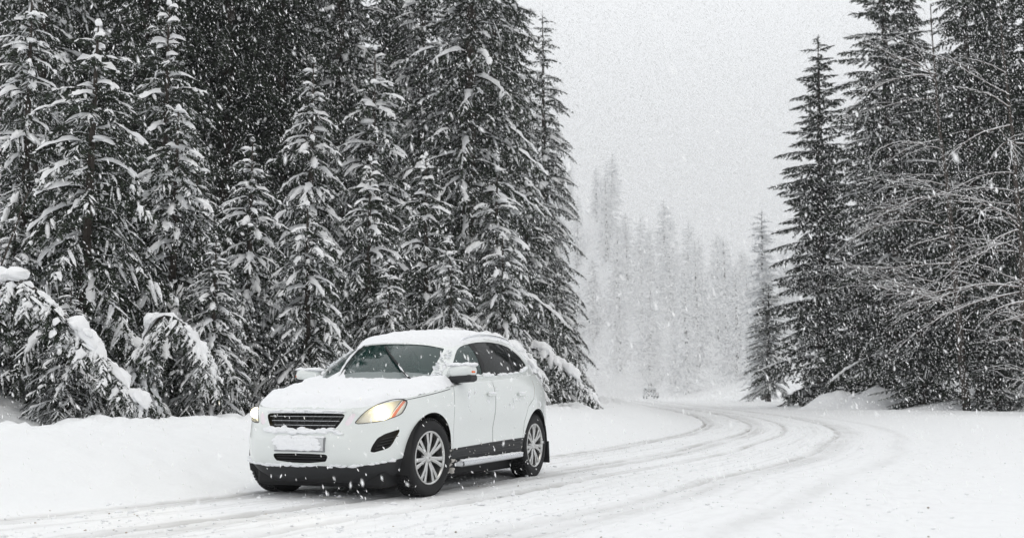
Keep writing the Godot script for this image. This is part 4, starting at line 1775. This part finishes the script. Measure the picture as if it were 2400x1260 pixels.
	commit("nose_snow", fv, fn, M.snow, car)


func side_spot(s: float, y: float, sg: float) -> Vector3:
	var k := 2.6
	var v := 0.1
	for it in 40:
		var p := cabin_at(k, v)
		k += (p.z - s) * 0.6
		v += (y - p.y) * 1.2
		k = clampf(k, 2.2, 6.8)
	var q := cabin_at(k, v)
	return Vector3(q.x * sg, q.y, q.z)


# ================================================================== the vehicle far down the road
func make_far_vehicle() -> void:
	var o := thing("vehicle", "grey vehicle far down the road, dim behind the blowing snow", "vehicle")
	o.position = at(20.0, ground_h(20.0, 164.0, false), 164.0)
	o.rotation.y = 0.06
	emit("body", soft_box(Vector3(1.72, 0.62, 4.0), 0.14, Transform3D(Basis(), Vector3(0, 0.62, 0))), M.far_body, o)
	var cab := soft_box(Vector3(1.5, 0.7, 2.5), 0.16, Transform3D(Basis(), Vector3(0, 1.2, -0.35)))
	emit("cabin", cab, M.far_body, o)
	emit("windscreen", soft_box(Vector3(1.3, 0.4, 0.04), 0.015, Transform3D(Basis(Vector3.RIGHT, -0.3), Vector3(0, 1.24, 0.89))), M.glass_dark, o)
	emit("bumper", soft_box(Vector3(1.7, 0.2, 0.2), 0.06, Transform3D(Basis(), Vector3(0, 0.42, 1.98))), M.clad, o)
	emit("roof_snow", soft_box(Vector3(1.4, 0.1, 2.3), 0.045, Transform3D(Basis(), Vector3(0, 1.57, -0.35))), M.snow, o)
	for sg: float in [1.0, -1.0]:
		emit("headlight", soft_box(Vector3(0.3, 0.14, 0.06), 0.025, Transform3D(Basis(), Vector3(0.6 * sg, 0.72, 1.98))), M.marker, o)
		emit("side_window", soft_box(Vector3(0.03, 0.36, 2.0), 0.012, Transform3D(Basis(), Vector3(0.748 * sg, 1.25, -0.35))), M.glass_dark, o)
		for z in [1.25, -1.25]:
			var w := Node3D.new()
			w.name = "wheel"
			o.add_child(w, true)
			w.position = Vector3(0.74 * sg, 0.32, z)
			emit("tyre", lathe([[0.2, 0.11], [0.29, 0.11], [0.32, 0.08], [0.32, -0.08], [0.29, -0.11], [0.2, -0.11]], 24), M.rubber, w)
			emit("rim", lathe([[0.0, 0.09], [0.1, 0.1], [0.2, 0.1]], 24), M.rim, w)


# ================================================================== snow piles, crumbs on the road, falling snow
func make_piles() -> void:
	for e in [[17.8, 61.5, 2.3, 0.95, "rounded pile of ploughed snow, the lower one, in front of the lone spire spruce"], [19.7, 61.0, 3.0, 1.15, "higher rounded pile of ploughed snow at the right roadside"], [22.3, 57.0, 3.2, 0.55, "long low heap of snow running right from the higher pile"]]:
		var o := thing("snow_pile", e[4], "snow pile")
		o.position = at(e[0], ground_h(e[0], e[1], false) - 0.08, e[1])
		var s := sheet(40, 14, func(a, b):
			var r: float = (1.0 - b) * e[2]
			var p := Vector3(cos(a * TAU) * r * 1.15, 0, sin(a * TAU) * r * 0.9)
			var h: float = e[3] * pow(cos((1.0 - b) * PI / 2.0), 1.3)
			p.y = h * (1.0 + 0.3 * noise.get_noise_2d(p.x * 1.5 + e[0] * 9.0, p.z * 1.5)) - 0.1 * (1.0 - b)
			return [p, Vector2(a, b)], Vector3(0, 1, 0))
		emit("heap", s, M.snow, o)


func make_crumbs() -> void:
	var r := RandomNumberGenerator.new()
	r.seed = 5
	var mm := MultiMesh.new()
	mm.transform_format = MultiMesh.TRANSFORM_3D
	mm.use_colors = true
	mm.mesh = raw(blobs[2][0], blobs[2][1])
	var n := 6500
	mm.instance_count = n
	for i in n:
		var z := 7.0 + pow(r.randf(), 1.6) * 40.0
		var u: float = [0.25, 1.55, 2.45, 3.75, 0.9, 3.1][r.randi() % 6] + r.randfn(0.0, 0.32)
		if r.randf() < 0.25:
			u = r.randf_range(-0.4, 6.5)
		var x := edge_at(z) + u * slant_at(z)
		var s := 0.005 + 0.010 * pow(r.randf(), 3.0)
		var brown := r.randf() < 0.05 and s < 0.011
		if not brown and r.randf() < 0.1:
			s *= 1.7
		var xf := Transform3D(Basis(Vector3.UP, r.randf() * TAU).scaled(Vector3(s * r.randf_range(0.8, 1.6), s * 0.8, s)), at(x, ground_h(x, z) + s * 0.2, z))
		mm.set_instance_transform(i, xf)
		mm.set_instance_color(i, Color(0.42, 0.36, 0.30) * r.randf_range(0.7, 1.2) if brown else Color(0.88, 0.89, 0.905) * r.randf_range(0.93, 1.03))
	var o := MultiMeshInstance3D.new()
	o.name = "road_crumbs"
	o.multimesh = mm
	var m := mat(Color(1, 1, 1), 0.9)
	m.vertex_color_use_as_albedo = true
	o.material_override = m
	add_child(o)
	tag(o, "small crumbs of slush and grit scattered along the wheel ruts", "slush", "", "stuff")


func make_snowfall() -> void:
	var r := RandomNumberGenerator.new()
	r.seed = 99
	# a flake: a small ragged clump, longer than wide
	var v := PackedVector3Array()
	var c := [Vector3(0, 1.5, 0), Vector3(0.1, -1.4, 0.1), Vector3(0.7, 0.1, 0), Vector3(-0.6, -0.2, 0.1), Vector3(0, 0.15, 0.65), Vector3(0.1, -0.1, -0.7)]
	for f in [[0, 2, 4], [0, 4, 3], [0, 3, 5], [0, 5, 2], [1, 4, 2], [1, 3, 4], [1, 5, 3], [1, 2, 5]]:
		for k in f:
			v.append(c[k])
	var mm := MultiMesh.new()
	mm.transform_format = MultiMesh.TRANSFORM_3D
	mm.mesh = raw(v)
	# thick near the viewer as single flakes, further off as a curtain that fills the valley
	var spots := []
	for i in 150000:
		var z := 2.6 + 37.0 * pow(r.randf(), 0.5)
		var half := 0.5 * z + 1.5
		spots.append([Vector3(r.randf_range(-half, half), r.randf_range(0.0, 0.48 * z + 1.5), z), 0.0042 + 0.0055 * pow(r.randf(), 2.5)])
	for i in 100000:
		var z := r.randf_range(38.0, 88.0)
		spots.append([Vector3(r.randf_range(-0.5 * z, 0.5 * z), r.randf_range(0.0, 0.45 * z), z), r.randf_range(0.012, 0.023)])
	for i in 520000:
		var z := 104.0 + 130.0 * pow(r.randf(), 0.8)
		spots.append([Vector3(r.randf_range(0.0, 54.0), -0.5 + 50.0 * pow(r.randf(), 1.3), z), r.randf_range(0.032, 0.055)])
	var n := spots.size()
	mm.instance_count = n
	for i in n:
		var s: float = spots[i][1]
		var q: Vector3 = spots[i][0]
		var b := Basis(Vector3.BACK, 0.35 + r.randfn(0.0, 0.3)) * Basis(Vector3.RIGHT, r.randfn(0.0, 0.4)) * Basis(Vector3.UP, r.randf() * TAU)
		mm.set_instance_transform(i, Transform3D(b.scaled_local(Vector3(s, s * r.randf_range(1.0, 1.9), s)), at(q.x, q.y, q.z)))
	var o := MultiMeshInstance3D.new()
	o.name = "falling_snow"
	o.multimesh = mm
	var m := mat(Color(0.98, 0.98, 0.98), 0.9)
	m.backlight_enabled = true
	m.backlight = Color(1.0, 1.0, 1.0)
	o.material_override = m
	add_child(o)
	tag(o, "white snowflakes drifting through the whole view", "snowflakes", "", "stuff")
